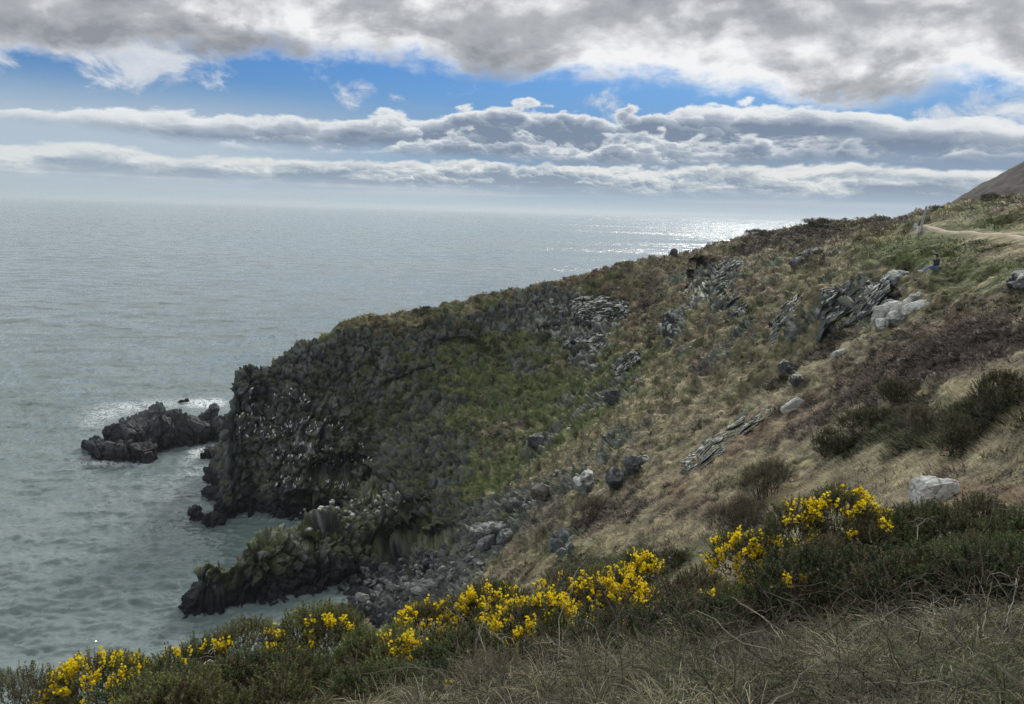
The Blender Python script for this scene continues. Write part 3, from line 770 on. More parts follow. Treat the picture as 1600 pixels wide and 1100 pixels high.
def blades(p, length, width, azim, lean, curve, cols, segs=1, tipc=1.25):
    """Tapering grass blades that lean over: vertices, triangles and tints."""
    n = len(p)
    dirh = np.stack([np.cos(azim), np.sin(azim), np.zeros(n)], 1)
    tocam = CAM[None] - p; tocam[:, 2] = 0
    side = np.stack([-np.sin(azim), np.cos(azim), np.zeros(n)], 1)
    ra = rng.random(n) * 6.283
    side = side * 0.7 + np.stack([np.cos(ra), np.sin(ra), np.zeros(n)], 1) * 0.5
    side /= np.linalg.norm(side, axis=1, keepdims=True)
    ks = np.linspace(0, 1, segs + 1)
    vs, cs = [], []
    for m, t in enumerate(ks):
        ang = lean + curve * t
        c = p + (dirh * np.sin(ang)[:, None] + np.array([0, 0, 1.0]) * np.cos(ang)[:, None]) * (length * t)[:, None]
        cc = cols * (0.8 + (tipc - 0.8) * t)
        if m < segs:
            w = (width * (1 - t * 0.75))[:, None]
            vs += [c - side * w, c + side * w]; cs += [cc, cc]
        else: vs.append(c); cs.append(cc)
    k = len(vs)
    Vv = np.stack(vs, 1).reshape(-1, 3); Cc = np.stack(cs, 1).reshape(-1, 3)
    b = (np.arange(n) * k)[:, None]
    T = []
    for m in range(segs - 1):
        T += [b + np.array([[2*m, 2*m+1, 2*m+3]]), b + np.array([[2*m, 2*m+3, 2*m+2]])]
    T.append(b + np.array([[2*(segs-1), 2*(segs-1)+1, 2*segs]]))
    return Vv, np.concatenate(T), Cc

def leafy_mat(name, rough=0.75, trans=0.25, spec=0.2):
    m = bpy.data.materials.new(name); m.use_nodes = True
    nt = m.node_tree; b = nt.nodes['Principled BSDF']; o = nt.nodes['Material Output']
    a = nt.nodes.new('ShaderNodeAttribute'); a.attribute_name = 'tint'
    nt.links.new(a.outputs['Color'], b.inputs['Base Color'])
    b.inputs['Roughness'].default_value = rough; b.inputs['Specular IOR Level'].default_value = spec
    if trans:
        t = nt.nodes.new('ShaderNodeBsdfTranslucent'); nt.links.new(a.outputs['Color'], t.inputs['Color'])
        mx = nt.nodes.new('ShaderNodeMixShader'); mx.inputs[0].default_value = trans
        nt.links.new(b.outputs[0], mx.inputs[1]); nt.links.new(t.outputs[0], mx.inputs[2]); nt.links.new(mx.outputs[0], o.inputs['Surface'])
    return m
M_grass = leafy_mat('grass_blades')
M_leaf = leafy_mat('spiny_leaves', 0.6, 0.15, 0.3)

def merge(parts):
    Vs, Ts, Cs, o = [], [], [], 0
    for v, t, c in parts:
        Vs.append(v); Ts.append(t + o); Cs.append(c); o += len(v)
    return np.concatenate(Vs), np.concatenate(Ts), np.concatenate(Cs)

NOROCK = g2(sstep(rockm, 0.5, 0.15) * (1 - pathn))
SCR = g2(W[:, 4] + 0.8 * W[:, 2]); SCR = np.clip(SCR, 0, 1)
def tone_of(ix, n, amt=0.35): return np.clip(TURF[ix] * (1 + amt * (rng.random((n, 1)) * 2 - 1)) * (1 + 0.06 * rng.standard_normal((n, 3))), 0.006, 0.6)

def wind(p): return 2.6 + 1.1 * perlin(p / 4.0, 701) * 3 + rng.standard_normal(len(p)) * 0.55

def build_grass():
    parts = []
    # near hillside
    n = 250000
    p, ix = scatter(n, NOROCK * (1 - 0.8 * SCR) * sstep(RQ, 8, 11) * sstep(RQ, 72, 55) / (RQ / 25) ** 1.15)
    r = np.hypot(p[:, 0], p[:, 1])
    clump = 0.75 + 0.8 * np.clip(perlin(p / 0.7, 703) + 0.2, -0.5, 0.8)
    parts.append(blades(p, (0.12 + 0.16 * rng.random(n)) * clump * (0.8 + r / 90), r * 0.00055 + 0.002, wind(p), 0.35 + 0.6 * rng.random(n), 0.5 + 0.5 * rng.random(n), tone_of(ix, n, 0.30), 1, 1.3))
    # far hillside and ridge line
    n = 110000
    p, ix = scatter(n, NOROCK * (1 - 0.5 * SCR) * sstep(RQ, 55, 72) * sstep(RQ, 180, 150))
    r = np.hypot(p[:, 0], p[:, 1])
    parts.append(blades(p, 0.25 + 0.3 * rng.random(n), r * 0.0006, wind(p), 0.3 + 0.5 * rng.random(n), np.full(n, 0.4), tone_of(ix, n, 0.28), 1, 1.2))
    v, t, c = merge(parts)
    tag(link('grass', mesh_from('grass', v, t, False, c), M_grass), kind='stuff')
build_grass()

def build_heather():
    parts = []
    # low woody clumps of heather and scrub: many short stems from one root
    for n, lo, hi, k, L in ((11000, 9, 62, 16, 0.20), (7000, 58, 160, 9, 0.50)):
        p, ix = scatter(n, NOROCK * np.clip(SCR - 0.25, 0, 1) * sstep(RQ, lo, lo * 1.2) * sstep(RQ, hi, hi * 0.85) / (RQ / 30) ** (1.2 if lo < 20 else 0))
        sz = L * (0.6 + 0.8 * rng.random(n)) * (0.6 + np.hypot(p[:, 0], p[:, 1]) / 70 if lo < 20 else 1.0)
        base = np.repeat(p, k, 0); s2 = np.repeat(sz, k)
        m = n * k
        a = rng.random(m) * 6.283; rad = np.sqrt(rng.random(m)) * s2 * 0.75
        base = base + np.stack([np.cos(a) * rad, np.sin(a) * rad, np.zeros(m)], 1)
        r = np.hypot(base[:, 0], base[:, 1])
        hgt = s2 * (1.05 - (rad / s2) ** 2) * (0.7 + 0.5 * rng.random(m))
        tc = np.repeat(TURF[ix] * (1 + 0.3 * (rng.random((n, 1)) * 2 - 1)), k, 0) * (1 + 0.4 * (rng.random((m, 1)) * 2 - 1)) * 0.9
        parts.append(blades(base, hgt, r * 0.0009 + 0.004, a, 0.7 * rng.random(m) + 0.2, 0.5 * np.ones(m), np.clip(tc, .006, .5), 1, 1.3))
    v, t, c = merge(parts)
    tag(link('heather', mesh_from('heather', v, t, False, c), M_grass), kind='stuff')
build_heather()

def build_near_grass():
    parts = []
    n = 60000
    PXq, PYq = g2(PX), g2(PY)
    right = sstep(PXq, 430, 720) * sstep(RQ, 5.0, 4.2)
    p, ix = scatter(n, right / np.maximum(RQ, 1.5) ** 0.6)
    g = perlin(p / 0.55, 711) + 0.6 * perlin(p / 0.22, 713)
    dry, grn, old = C3(.36, .33, .22), C3(.115, .140, .052), C3(.17, .15, .115)
    k = rng.random(n) + g * 1.1
    c = np.where((k > 1.0)[:, None], dry, np.where((k > 0.42)[:, None], grn, old)) * (0.28 + 0.68 * rng.random((n, 1)))
    L = (0.04 + 0.16 * rng.random(n) ** 2.0) * (1 + 0.7 * g)
    parts.append(blades(p, L, 0.0014 + 0.0022 * rng.random(n), rng.random(n) * 6.283, 0.1 + 1.1 * rng.random(n), 0.2 + 1.4 * rng.random(n), c, 4, 1.2))
    # straw coloured tussocks
    m = 18
    tp, _ = scatter(m, right)
    q = np.repeat(tp, 110, 0) + rng.standard_normal((m * 110, 3)) * np.array([.05, .05, .01])
    cc = C3(.40, .35, .22)[None] * (0.55 + 0.7 * rng.random((len(q), 1)))
    az_ = np.arctan2(q[:, 1] - np.repeat(tp[:, 1], 110), q[:, 0] - np.repeat(tp[:, 0], 110)) + rng.standard_normal(len(q)) * .5
    parts.append(blades(q, 0.12 + 0.16 * rng.random(len(q)), 0.0014 + 0.001 * rng.random(len(q)), az_, 0.2 + 0.5 * rng.random(len(q)), 0.8 + 0.8 * rng.random(len(q)), cc, 5, 1.15))
    v, t, c = merge(parts)
    tag(link('tussock_grass', mesh_from('tussock_grass', v, t, False, c), M_grass), kind='stuff')
build_near_grass()
# ------------------------------------------------------------------ finding the ground that a bearing meets
PX1, PY1 = project(P1)
D1 = np.linalg.norm(P1 - CAM, axis=1)
def ground(px, py, tol=3.0):
    """Nearest terrain point on the line of sight: position and vertex number."""
    while True:
        k = np.where((np.abs(PX1 - px) < tol) & (np.abs(PY1 - py) < tol) & (D1 > 2))[0]
        if len(k): break
        tol *= 1.7
    near = D1[k].min()
    k = k[D1[k] < near * 1.04 + 0.3]
    k = k[np.argmin((PX1[k] - px) ** 2 + (PY1[k] - py) ** 2)]
    return P1[k].copy(), k

def bmesh_ico(sub):
    bm = bmesh.new(); bmesh.ops.create_icosphere(bm, subdivisions=sub, radius=1.0)
    v = np.array([x.co[:] for x in bm.verts]); f = np.array([[q.index for q in x.verts] for x in bm.faces]); bm.free()
    return v, f
ICO = {k: bmesh_ico(k) for k in (2, 3, 4, 5)}
RK_DARK, RK_WET, RK_GREY, RK_PALE, RK_BROWN = C3(.075, .078, .078), C3(.030, .027, .030), C3(.17, .18, .17), C3(.36, .36, .33), C3(.10, .085, .07)
LICHEN = C3(.56, .57, .52)

def rock_lump(seed, size, rot=(0, 0, 0), cuts=13, sub=4, rough=0.07, base=RK_GREY, lichen=0.3, deep=0.55, blocky=False):
    """A rock broken along flat planes: vertices, faces, tints, about the origin."""
    rr = np.random.default_rng(seed)
    v, f = ICO[sub]; v = v.copy()
    # three joint sets, roughly square to each other, and a few random breaks
    ax = np.concatenate([np.eye(3), -np.eye(3)])
    nn = np.concatenate([ax + rr.standard_normal((6, 3)) * (0.16 if blocky else 0.42), ax[rr.integers(0, 6, cuts - 6)] + rr.standard_normal((cuts - 6, 3)) * 0.45])
    nn /= np.linalg.norm(nn, axis=1, keepdims=True)
    for i, n in enumerate(nn):
        d = (deep if i < 6 else deep + 0.06) + (0.86 - deep) * rr.random() * (0.7 if i < 6 else 1.0)
        e = v @ n - d
        v -= np.where(e > 0, e, 0)[:, None] * n * 0.985
    o = rr.random(3) * 50
    sz = np.array(size) / 2.0
    w = v * sz
    s0 = float(min(size))
    nrm = v / np.linalg.norm(v, axis=1, keepdims=True)
    fa, ea, ha = facets(w / (s0 * 0.42) + o, seed)
    fb_, eb, hb = facets(w / (s0 * 0.16) + o * 2, seed + 3)
    w = w + nrm * (fa * 0.55 + fb_ * 0.35 + fbm(w / (s0 * 0.10) + o, 3, seed) * 0.25 - sstep(ea, .07, 0) * 0.9)[:, None] * (s0 * rough)
    e = Matrix.Rotation(R(rot[2]), 3, 'Z') @ Matrix.Rotation(R(rot[1]), 3, 'Y') @ Matrix.Rotation(R(rot[0]), 3, 'X')
    E = np.array(e)
    w = w @ E.T; nz_ = (nrm @ E.T)[:, 2]
    g = fbm(w / (s0 * 0.35) + o, 4, seed + 7)
    li = sstep(g * 1.0 + nz_ * 0.75 + (lichen - 0.5) * 1.1 - 0.1, 0.22, 0.42)[:, None] * min(1.0, lichen * 2)
    c = base[None] * (0.7 + 0.5 * ha + 0.35 * hb + 0.6 * fbm(w / (s0 * 0.07) + o, 2, seed + 9))[:, None]
    c = c * (1 - li) + LICHEN * li * (0.75 + 0.5 * rr.random())
    return w, f, np.clip(c, .01, .8)

M_rock = tinted_mat('rock_surface', 0.88, 0.3, 0.40, 4.5, 0.8, 0.05)

def rock_thing(name, lumps, label, category, group=None, loc=None):
    """lumps: list of (offset, lump); joined into one mesh about the first one's foot."""
    parts = [(w + np.array(o), f, c) for o, (w, f, c) in lumps]
    v, f, c = merge(parts)
    ob = link(name, mesh_from(name, v, f, False, c), M_rock)
    ob.location = loc
    return tag(ob, label, category, group)

def px_rock(px, py, wpx, hpx, seed, label, name='boulder', category='boulder', base=RK_GREY, lichen=0.3, rot=(0, 0, 0), depth=0.8, sub=4, group=None, rough=0.07, cuts=13, sink=0.18, deep=.55):
    """One rock whose middle is seen at (px, py), wpx wide and hpx tall."""
    g, k = ground(px, py + hpx * 0.42)
    D = np.linalg.norm(g - CAM)
    s = D / F_PX * 1.12
    size = (wpx * s, wpx * s * depth, hpx * s * 1.25)
    lump = rock_lump(seed, size, rot, cuts, sub, rough, base, lichen, deep)
    return rock_thing(name, [((0, 0, size[2] * (0.5 - sink)), lump)], label, category, group, g)

# ---- rocks standing in the sea
def sea_lumps(spec, seed, base=RK_WET, lichen=0.0):
    """spec: (px, py at the waterline, width px, height px); each lump stands in the water."""
    out, org = [], None
    for i, (px, py, wp, hp) in enumerate(spec):
        d = ray(px, py); D = -CAM[2] / d[2]; q = CAM + d * D
        if org is None: org = q.copy(); org[2] = 0
        s = np.linalg.norm(q - CAM) / F_PX
        size = (wp * s * 1.1, wp * s * 0.95, hp * s * 2.1)
        lump = rock_lump(seed + i, size, (rng.uniform(-15, 15), rng.uniform(-15, 15), rng.uniform(0, 180)), 16, 5, 0.17, base, lichen, 0.42, True)
        cc = lump[2]; zz = lump[0][:, 2]
        dry = sstep(zz + 0.5 * fbm(lump[0], 2, seed), 0.6, 2.6)[:, None]
        lump = (lump[0], lump[1], cc * (1 - dry) + (RK_DARK * 0.95)[None] * dry * (0.7 + 0.6 * rng.random()))
        out.append(((q[0] - org[0], q[1] - org[1], hp * s * 0.12), lump))
    return out, org
lum, org = sea_lumps([(160, 712, 46, 24), (195, 716, 52, 30), (230, 716, 50, 36), (180, 700, 50, 36), (215, 700, 60, 46), (250, 698, 60, 52), (245, 690, 50, 54), (280, 694, 56, 46), (305, 690, 56, 44), (335, 686, 46, 42),
                      (268, 690, 40, 50), (205, 688, 60, 36), (150, 700, 34, 18), (325, 676, 50, 40), (232, 684, 44, 46), (290, 684, 40, 44)], 1000)
rock_thing('sea_rock', lum, 'long low dark rock islet in the surf off the tip of the headland', 'rock', None, org)
lum, org = sea_lumps([(328, 716, 30, 20), (340, 712, 26, 24), (318, 716, 16, 9)], 1100)
rock_thing('sea_rock', lum, 'small dark sea rock wedged between the long islet and the cliff foot', 'rock', None, org)
lum, org = sea_lumps([(306, 810, 26, 20), (312, 812, 18, 14)], 1120)
rock_thing('sea_rock', lum, 'rounded black rock, left one of the pair in the water between headland and low spur', 'rock', None, org)
lum, org = sea_lumps([(334, 817, 40, 20), (345, 816, 22, 16), (322, 816, 18, 12)], 1130)
rock_thing('sea_rock', lum, 'black wet rock, right one of the pair in the water between headland and low spur', 'rock', None, org)
lum, org = sea_lumps([(391, 973, 13, 8)], 1140)
rock_thing('sea_rock', lum, 'lone little dark rock awash just beyond the near gorse', 'rock', None, org)
lum, org = sea_lumps([(283, 628, 12, 3), (292, 627, 10, 4)], 1150)
rock_thing('sea_rock', lum, 'tiny black rock awash in white surf behind the long islet', 'rock', None, org)
lum, org = sea_lumps([(330, 772, 30, 16), (338, 780, 30, 20), (352, 795, 34, 14)], 1160)
rock_thing('sea_rock', lum, 'dark rock shelf jutting from the foot of the headland at the waterline', 'rock', None, org)

# ---- outcrops and boulders on the slopes
def cluster(name, spec, seed, label, base=RK_DARK, lichen=0.5, category='rock', rough=0.08):
    """An outcrop of several broken slabs, each seated where its foot is seen: (px, py, w px, h px, tilt)."""
    root = bpy.data.objects.new(name, None); col.objects.link(root); root.empty_display_size = .3
    org = None
    for i, (px, py, wp, hp, tilt) in enumerate(spec):
        g, k = ground(px, py + hp * 0.35)
        if org is None: org = g.copy(); root.location = org
        s = np.linalg.norm(g - CAM) / F_PX * 1.15
        size = (wp * s * 1.1, wp * s * 0.9, hp * s * 1.3)
        w, f, c = rock_lump(seed + i, size, (rng.uniform(-10, 10), tilt, rng.uniform(-25, 25)), 13, 4, rough, base * rng.uniform(0.75, 1.25), lichen * rng.uniform(0.6, 1.25))
        w = w + (g - org + np.array([0, 0, size[2] * 0.22]))
        link('slab', mesh_from('slab', w, f, False, c), M_rock, root)
    return tag(root, label, category)

def crag(name, top, bottom, seed, label, base, relief=0.6, back=2.0, k=1.0, fwd=0.9, white=0.0, side=0.12, turf=1.0):
    """A broken rock face between an upper and a lower line of sight points, running back into the hill all round."""
    nu, nv = 220, 130
    def line(pts):
        q = np.array([ground(px, py)[0] for px, py in pts]); s = np.linspace(0, len(q) - 1, nu)
        return np.stack([np.interp(s, range(len(q)), q[:, i]) for i in range(3)], 1)
    T, B = line(top), line(bottom)
    T[:, 2] += 0.25
    hd_ = np.array([0.25, 0.97, 0]); 
    v = np.linspace(0, 1, nv)[:, None, None]
    P = B[None] * (1 - v) + T[None] * v
    # steeper than the hill: the face stands forward of the chord, most near the top
    P = P - hd_ * (np.sin(np.clip(v * 1.15, 0, 1) * math.pi) ** 0.8 * fwd * k)
    U = np.linspace(0, 1, nu)[None, :, None]
    rim = np.minimum(np.minimum(v / 0.10, (1 - v) / 0.14), np.minimum(U / side, (1 - U) / 0.12)).clip(0, 1)
    q = P.reshape(-1, 3)
    back = back * k
    tl = (q / k) @ np.array([[1, 0, 0.35], [0, 1, 0.2], [-0.3, -0.1, 1]])
    tl = tl + 0.25 * np.stack([fbm(q / 1.2, 2, seed + i) for i in range(3)], 1)
    f1, e1, h1 = facets(tl / np.array([1.7, 1.7, 2.2]), seed)
    f2, e2, h2 = facets(tl / np.array([.62, .62, .95]), seed + 1)
    f3, e3, h3 = facets(tl / np.array([.26, .26, .34]), seed + 2)
    d = f1 * 1.0 + f2 * 0.38 + f3 * 0.12 - sstep(e1, .09, 0) * .35 - sstep(e2, .09, 0) * .18 + fbm(q / .2, 2, seed) * .05
    nrm = np.array([-0.3, -0.9, 0.45]); nrm /= np.linalg.norm(nrm)
    q = q + nrm * (d * relief * k)[:, None]
    q = q + (hd_ * back - np.array([0, 0, 0.5 * k])) * (1 - rim.reshape(-1, 1)) 
    bury = sstep(fbm(q / (1.6 * k), 3, seed + 21) - 0.9 * (rim.reshape(-1) - 0.45), 0.02, 0.30)           # turf laps over it unevenly
    q = q + (hd_ * 1.2 * k - np.array([0, 0, 0.4 * k])) * (bury * turf)[:, None]
    Nn = normals(q.reshape(nv, nu, 3)).reshape(-1, 3)
    vv = np.repeat(np.linspace(0, 1, nv), nu)
    g = fbm(q / (.55 * k), 4, seed + 9) + .55 * fbm(q / (2.0 * k), 2, seed + 11) + white
    li = sstep(g + 0.9 * (Nn[:, 2] - 0.45) + 0.55 * (vv - 0.62), 0.22, 0.42)[:, None]
    c = base[None] * (0.55 + 0.6 * h2 + 0.4 * h3 + 0.5 * fbm(q / .15, 2, seed + 13))[:, None]
    gr_ = (sstep(g * -1.0 + 0.5 * (Nn[:, 2] - 0.4), 0.22, 0.5) * 0.7)[:, None]
    c = c * (1 - gr_) + C3(.10, .11, .05) * gr_
    c = c * (1 - li) + LICHEN * (0.7 + 0.45 * h3)[:, None] * li
    org = q[nu // 2].copy()
    o = link(name, mesh_from(name, q - org, grid_faces(nv, nu), False, np.clip(c, .01, .8)), M_rock)
    o.location = org
    return tag(o, label, 'rock')
crag('rock_outcrop', [(1208, 500), (1228, 472), (1242, 462), (1258, 453), (1280, 447), (1305, 440), (1330, 438), (1360, 436), (1390, 428), (1405, 424)], [(1204, 556), (1222, 560), (1238, 558), (1254, 552), (1280, 540), (1310, 522), (1335, 510), (1360, 500), (1385, 470), (1402, 440)], 2000,
     'large dark crag with white lichen along its top, below the seated person', C3(.085, .093, .098), 0.75, side=0.03, turf=0.25, white=-0.06)
crag('rock_outcrop', [(1112, 432), (1118, 420), (1126, 411), (1138, 405), (1155, 406), (1175, 410)], [(1106, 472), (1112, 470), (1120, 462), (1135, 452), (1155, 440), (1172, 428)], 2005,
     'smooth grey rock face just right of the shadowed hollow near the skyline', C3(.095, .105, .105), 0.75)
cluster('rock_outcrop', [(1392, 434, 22, 16, -25), (1400, 440, 18, 16, -20), (1384, 444, 16, 14, -20), (1406, 428, 18, 9, -15)], 2050, 'cluster of white topped slabs at the upper end of the big crag', RK_GREY, 0.75)
cluster('rock_outcrop', [(1386, 492, 44, 30, -10), (1412, 490, 40, 22, -18), (1430, 481, 34, 12, -16), (1380, 506, 22, 16, 0), (1406, 498, 30, 18, -10)], 2070, 'broad pale boulder block lying right of the big crag', RK_PALE, 0.85)
cluster('rock_outcrop', [(1424, 468, 14, 10, -25), (1434, 462, 12, 8, -25), (1418, 474, 12, 12, -15)], 2090, 'small white rocks just above the broad pale block', RK_PALE, 0.9)
crag('rock_outcrop', [(1100, 462), (1120, 450), (1140, 452), (1160, 468), (1175, 484)], [(1108, 474), (1125, 486), (1145, 502), (1162, 510), (1178, 500)], 2110,
     'dark broken outcrop with white flecks below the shadowed hollow', C3(.085,.095,.095), k=1.1, relief=0.8, white=0.1)
cluster('rock_outcrop', [(1045, 502, 22, 30, -20), (1052, 516, 20, 20, -25), (1040, 515, 14, 22, -10), (1048, 535, 14, 14, -30)], 2130, 'upright dark rock with a white edge in the gully, under the outcrop', RK_DARK, 0.55)
crag('rock_outcrop', [(1060, 732), (1085, 708), (1110, 690), (1132, 684)], [(1068, 748), (1095, 738), (1118, 718), (1140, 704)], 2150,
     'grey striped slab sloping with the hillside, right of the paired boulders', C3(.15,.155,.15), k=0.7, relief=0.5, fwd=0.3, white=-0.30)
crag('rock_outcrop', [(1112, 690), (1150, 660), (1185, 638), (1208, 630)], [(1125, 704), (1160, 684), (1195, 657), (1214, 644)], 2170,
     'long grey outcrop poking from heather on the middle of the slope', C3(.14,.14,.135), k=0.7, relief=0.5, fwd=0.3, white=-0.30)
cluster('rock_outcrop', [(872, 850, 16, 28, -20), (884, 842, 16, 28, -25), (862, 852, 14, 20, -15), (878, 862, 18, 14, -20), (890, 858, 14, 18, -20), (868, 838, 12, 14, -20), (880, 832, 12, 12, -20)], 2190, 'blue grey shattered outcrop low on the slope above the near gorse', C3(.12, .13, .135), 0.2)
cluster('rock_outcrop', [(772, 826, 40, 20, -15), (748, 832, 26, 20, -10), (790, 838, 26, 14, -20), (760, 846, 30, 16, -15)], 2210, 'pale curved rock ledge above the top of the boulder beach', RK_GREY * .8, 0.25)
cluster('rock_outcrop', [(1592, 436, 26, 16, -15), (1604, 440, 28, 20, 0), (1582, 446, 14, 9, -10)], 2230, 'grey rock cut off by the right edge beside the green bank', RK_DARK, 0.5)
crag('rock_outcrop', [(880, 472), (910, 462), (940, 458), (970, 466), (985, 478)], [(890, 500), (915, 508), (945, 512), (970, 506), (990, 498)], 2250,
     'dark crag with white patches high on the headland left of the hollow', C3(.085,.095,.095), k=1.3, relief=0.8, white=0.05)
crag('rock_outcrop', [(868, 536), (895, 522), (920, 518), (945, 526)], [(872, 548), (900, 544), (925, 544), (948, 548)], 2270,
     'low dark rock band in the grass halfway down the headland', C3(.085,.095,.095), k=1.2, relief=0.8, white=0.05)
crag('rock_outcrop', [(950, 584), (970, 562), (990, 546), (1010, 540)], [(962, 600), (982, 582), (1000, 568), (1018, 556)], 2290,
     'streaked dark rocks lining the gully below the upright rock', C3(.08,.09,.085), k=1.1, relief=0.8, white=0.0)
cluster('rock_outcrop', [(1260, 398, 22, 10, -20), (1245, 408, 18, 10, -25), (1275, 392, 20, 9, -15)], 2310, 'faint grey rock on the far hillside below the skyline', RK_DARK, 0.25)
# low spur: ribs and blocks that stick out of it are boulders resting on its crest
px_rock(914, 757, 42, 32, 3000, 'split grey boulder with white edges, left of the pair on the slope', base=RK_GREY, lichen=0.55, rot=(0, -25, 10))
px_rock(962, 750, 46, 32, 3001, 'rounded dark boulder with a pale rim, right of the split boulder', base=RK_DARK, lichen=0.22, rot=(0, -25, -10))
px_rock(990, 730, 34, 30, 3002, 'dark boulder half hidden above the rounded dark boulder', base=RK_DARK, lichen=0.1, rot=(0, -20, 0))
px_rock(846, 766, 36, 24, 3003, 'brown grey boulder at the head of the scree', base=RK_BROWN, lichen=0.15)
px_rock(1452, 771, 68, 40, 3004, 'big whitish boulder with grey cracks in the grass above the gorse', base=C3(.50, .50, .47), lichen=0.35, rot=(0, -14, 6), depth=0.7, sub=5, rough=0.05)
px_rock(1211, 823, 24, 36, 3005, 'upright grey stone beside the dark heather bush', base=C3(.36, .36, .34), lichen=0.3, rot=(0, 12, 0), sub=5)
px_rock(1238, 634, 34, 15, 3006, 'thin white slab lying across the heather', base=C3(.45, .45, .42), lichen=0.8, rot=(0, -32, 0), depth=0.4)
px_rock(1312, 551, 26, 9, 3007, 'narrow white slab below the big crag', base=C3(.45, .45, .42), lichen=0.8, rot=(0, -22, 0), depth=0.4)
px_rock(1412, 562, 20, 5, 3008, 'flat pale slab sunk in heather on the right of the slope', base=RK_PALE, lichen=0.7, depth=0.5)
px_rock(1245, 596, 20, 16, 3009, 'dark little rock with a white face midway down the slope', base=RK_DARK, lichen=0.4)
px_rock(1228, 576, 26, 20, 3010, 'dark knobbly rock under the left foot of the big crag', base=RK_DARK, lichen=0.35)
px_rock(836, 690, 30, 24, 3011, 'dark lump of rock in the green gully wall', base=RK_DARK, lichen=0.1)
px_rock(958, 622, 32, 24, 3012, 'dark wet rock beside the green streak in the gully', base=RK_DARK, lichen=0.1)
px_rock(1053, 397.5, 12, 11, 3013, 'square dark block alone on the skyline of the headland', base=C3(.07, .06, .055), lichen=0.0, cuts=6, sink=0.1, deep=.6)
px_rock(1436, 660, 24, 14, 3014, 'dark rock showing in the scrub right of the slope', base=RK_DARK, lichen=0.2)
px_rock(1000, 722, 40, 16, 3015, 'jumbled brown rock at the upper end of the scree', base=RK_BROWN, lichen=0.3)
px_rock(927, 502, 12, 9, 3016, 'single white stone face on the headland, under the white patched crag', base=RK_PALE, lichen=0.9)

# ---- boulder beach in the cove, and blocks on the spur
def stones(n, pick, size_px, label, group, seed, base, name='boulder', lich=(0.1, 0.4), sink=0.25, category='boulder', wet=False):
    protos = [link(name, mesh_from(name, *(lambda q: (q[0], q[1], False, q[2]))(rock_lump(seed + i, (1, 0.85, 0.8), (0, rng.uniform(-30, 30), 0), 11, 3, 0.08, base * rng.uniform(0.7, 1.35), rng.uniform(*lich), 0.45))), M_rock) for i in range(7)]
    made = 0
    for i in range(n):
        px, py = pick()
        g, k = ground(px, py)
        s = np.linalg.norm(g - CAM) / F_PX * rng.uniform(*size_px)
        if i < 7: o = protos[i]
        else: o = protos[i % 7].copy(); col.objects.link(o)
        o.location = g + np.array([0, 0, s * (0.4 - sink)])
        o.rotation_euler = (rng.uniform(-.4, .4), rng.uniform(-.4, .4), rng.uniform(0, 6.28))
        o.scale = (s * rng.uniform(.8, 1.3), s * rng.uniform(.8, 1.3), s * rng.uniform(.6, 1.0))
        tag(o, label, category, group)
def on_line(pts, spread):
    pts = np.array(pts, float)
    def f():
        t = rng.random() * (len(pts) - 1); i = int(t); q = pts[i] + (pts[i + 1] - pts[i]) * (t - i)
        return q[0] + rng.standard_normal() * spread[0], q[1] + rng.standard_normal() * spread[1]
    return f
stones(120, on_line([(560, 945), (620, 930), (680, 905), (720, 880), (745, 855)], (22, 14)), (6, 17), 'grey boulder in the heap on the cove beach', 'boulders heaped on the cove beach', 3100, C3(.135, .145, .135), lich=(0.1, 0.4))
stones(14, on_line([(550, 950), (640, 925), (700, 895)], (12, 8)), (20, 30), 'large flat faced grey block in the cove boulder beach', 'large blocks on the cove beach', 3150, C3(.14, .15, .14), lich=(0.1, 0.4))
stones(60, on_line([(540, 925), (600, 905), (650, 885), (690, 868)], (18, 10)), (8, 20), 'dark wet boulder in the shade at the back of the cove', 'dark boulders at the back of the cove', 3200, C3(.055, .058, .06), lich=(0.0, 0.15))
stones(70, on_line([(480, 822), (530, 795), (560, 800), (600, 790), (620, 770)], (18, 9)), (6, 14), 'lichen pale block on the crest of the low spur', 'blocks on the crest of the low spur', 3250, C3(.14, .15, .115), lich=(0.2, 0.5))
stones(60, on_line([(760, 850), (800, 820), (850, 780), (900, 740), (960, 690), (1010, 690)], (26, 14)), (3, 9), 'grey scree stone on the bare strip of the slope', 'scree stones on the bare strip', 3300, C3(.15, .145, .13), lich=(0.1, 0.5))
stones(60, on_line([(1040, 560), (1080, 540), (1000, 620), (900, 700), (1180, 560), (1260, 600), (1100, 640)], (50, 30)), (2.5, 7), 'small pale stone showing in the grass of the slope', 'pale stones in the grass', 3350, C3(.30, .30, .27), lich=(0.4, 0.8), category='stone', name='stone')
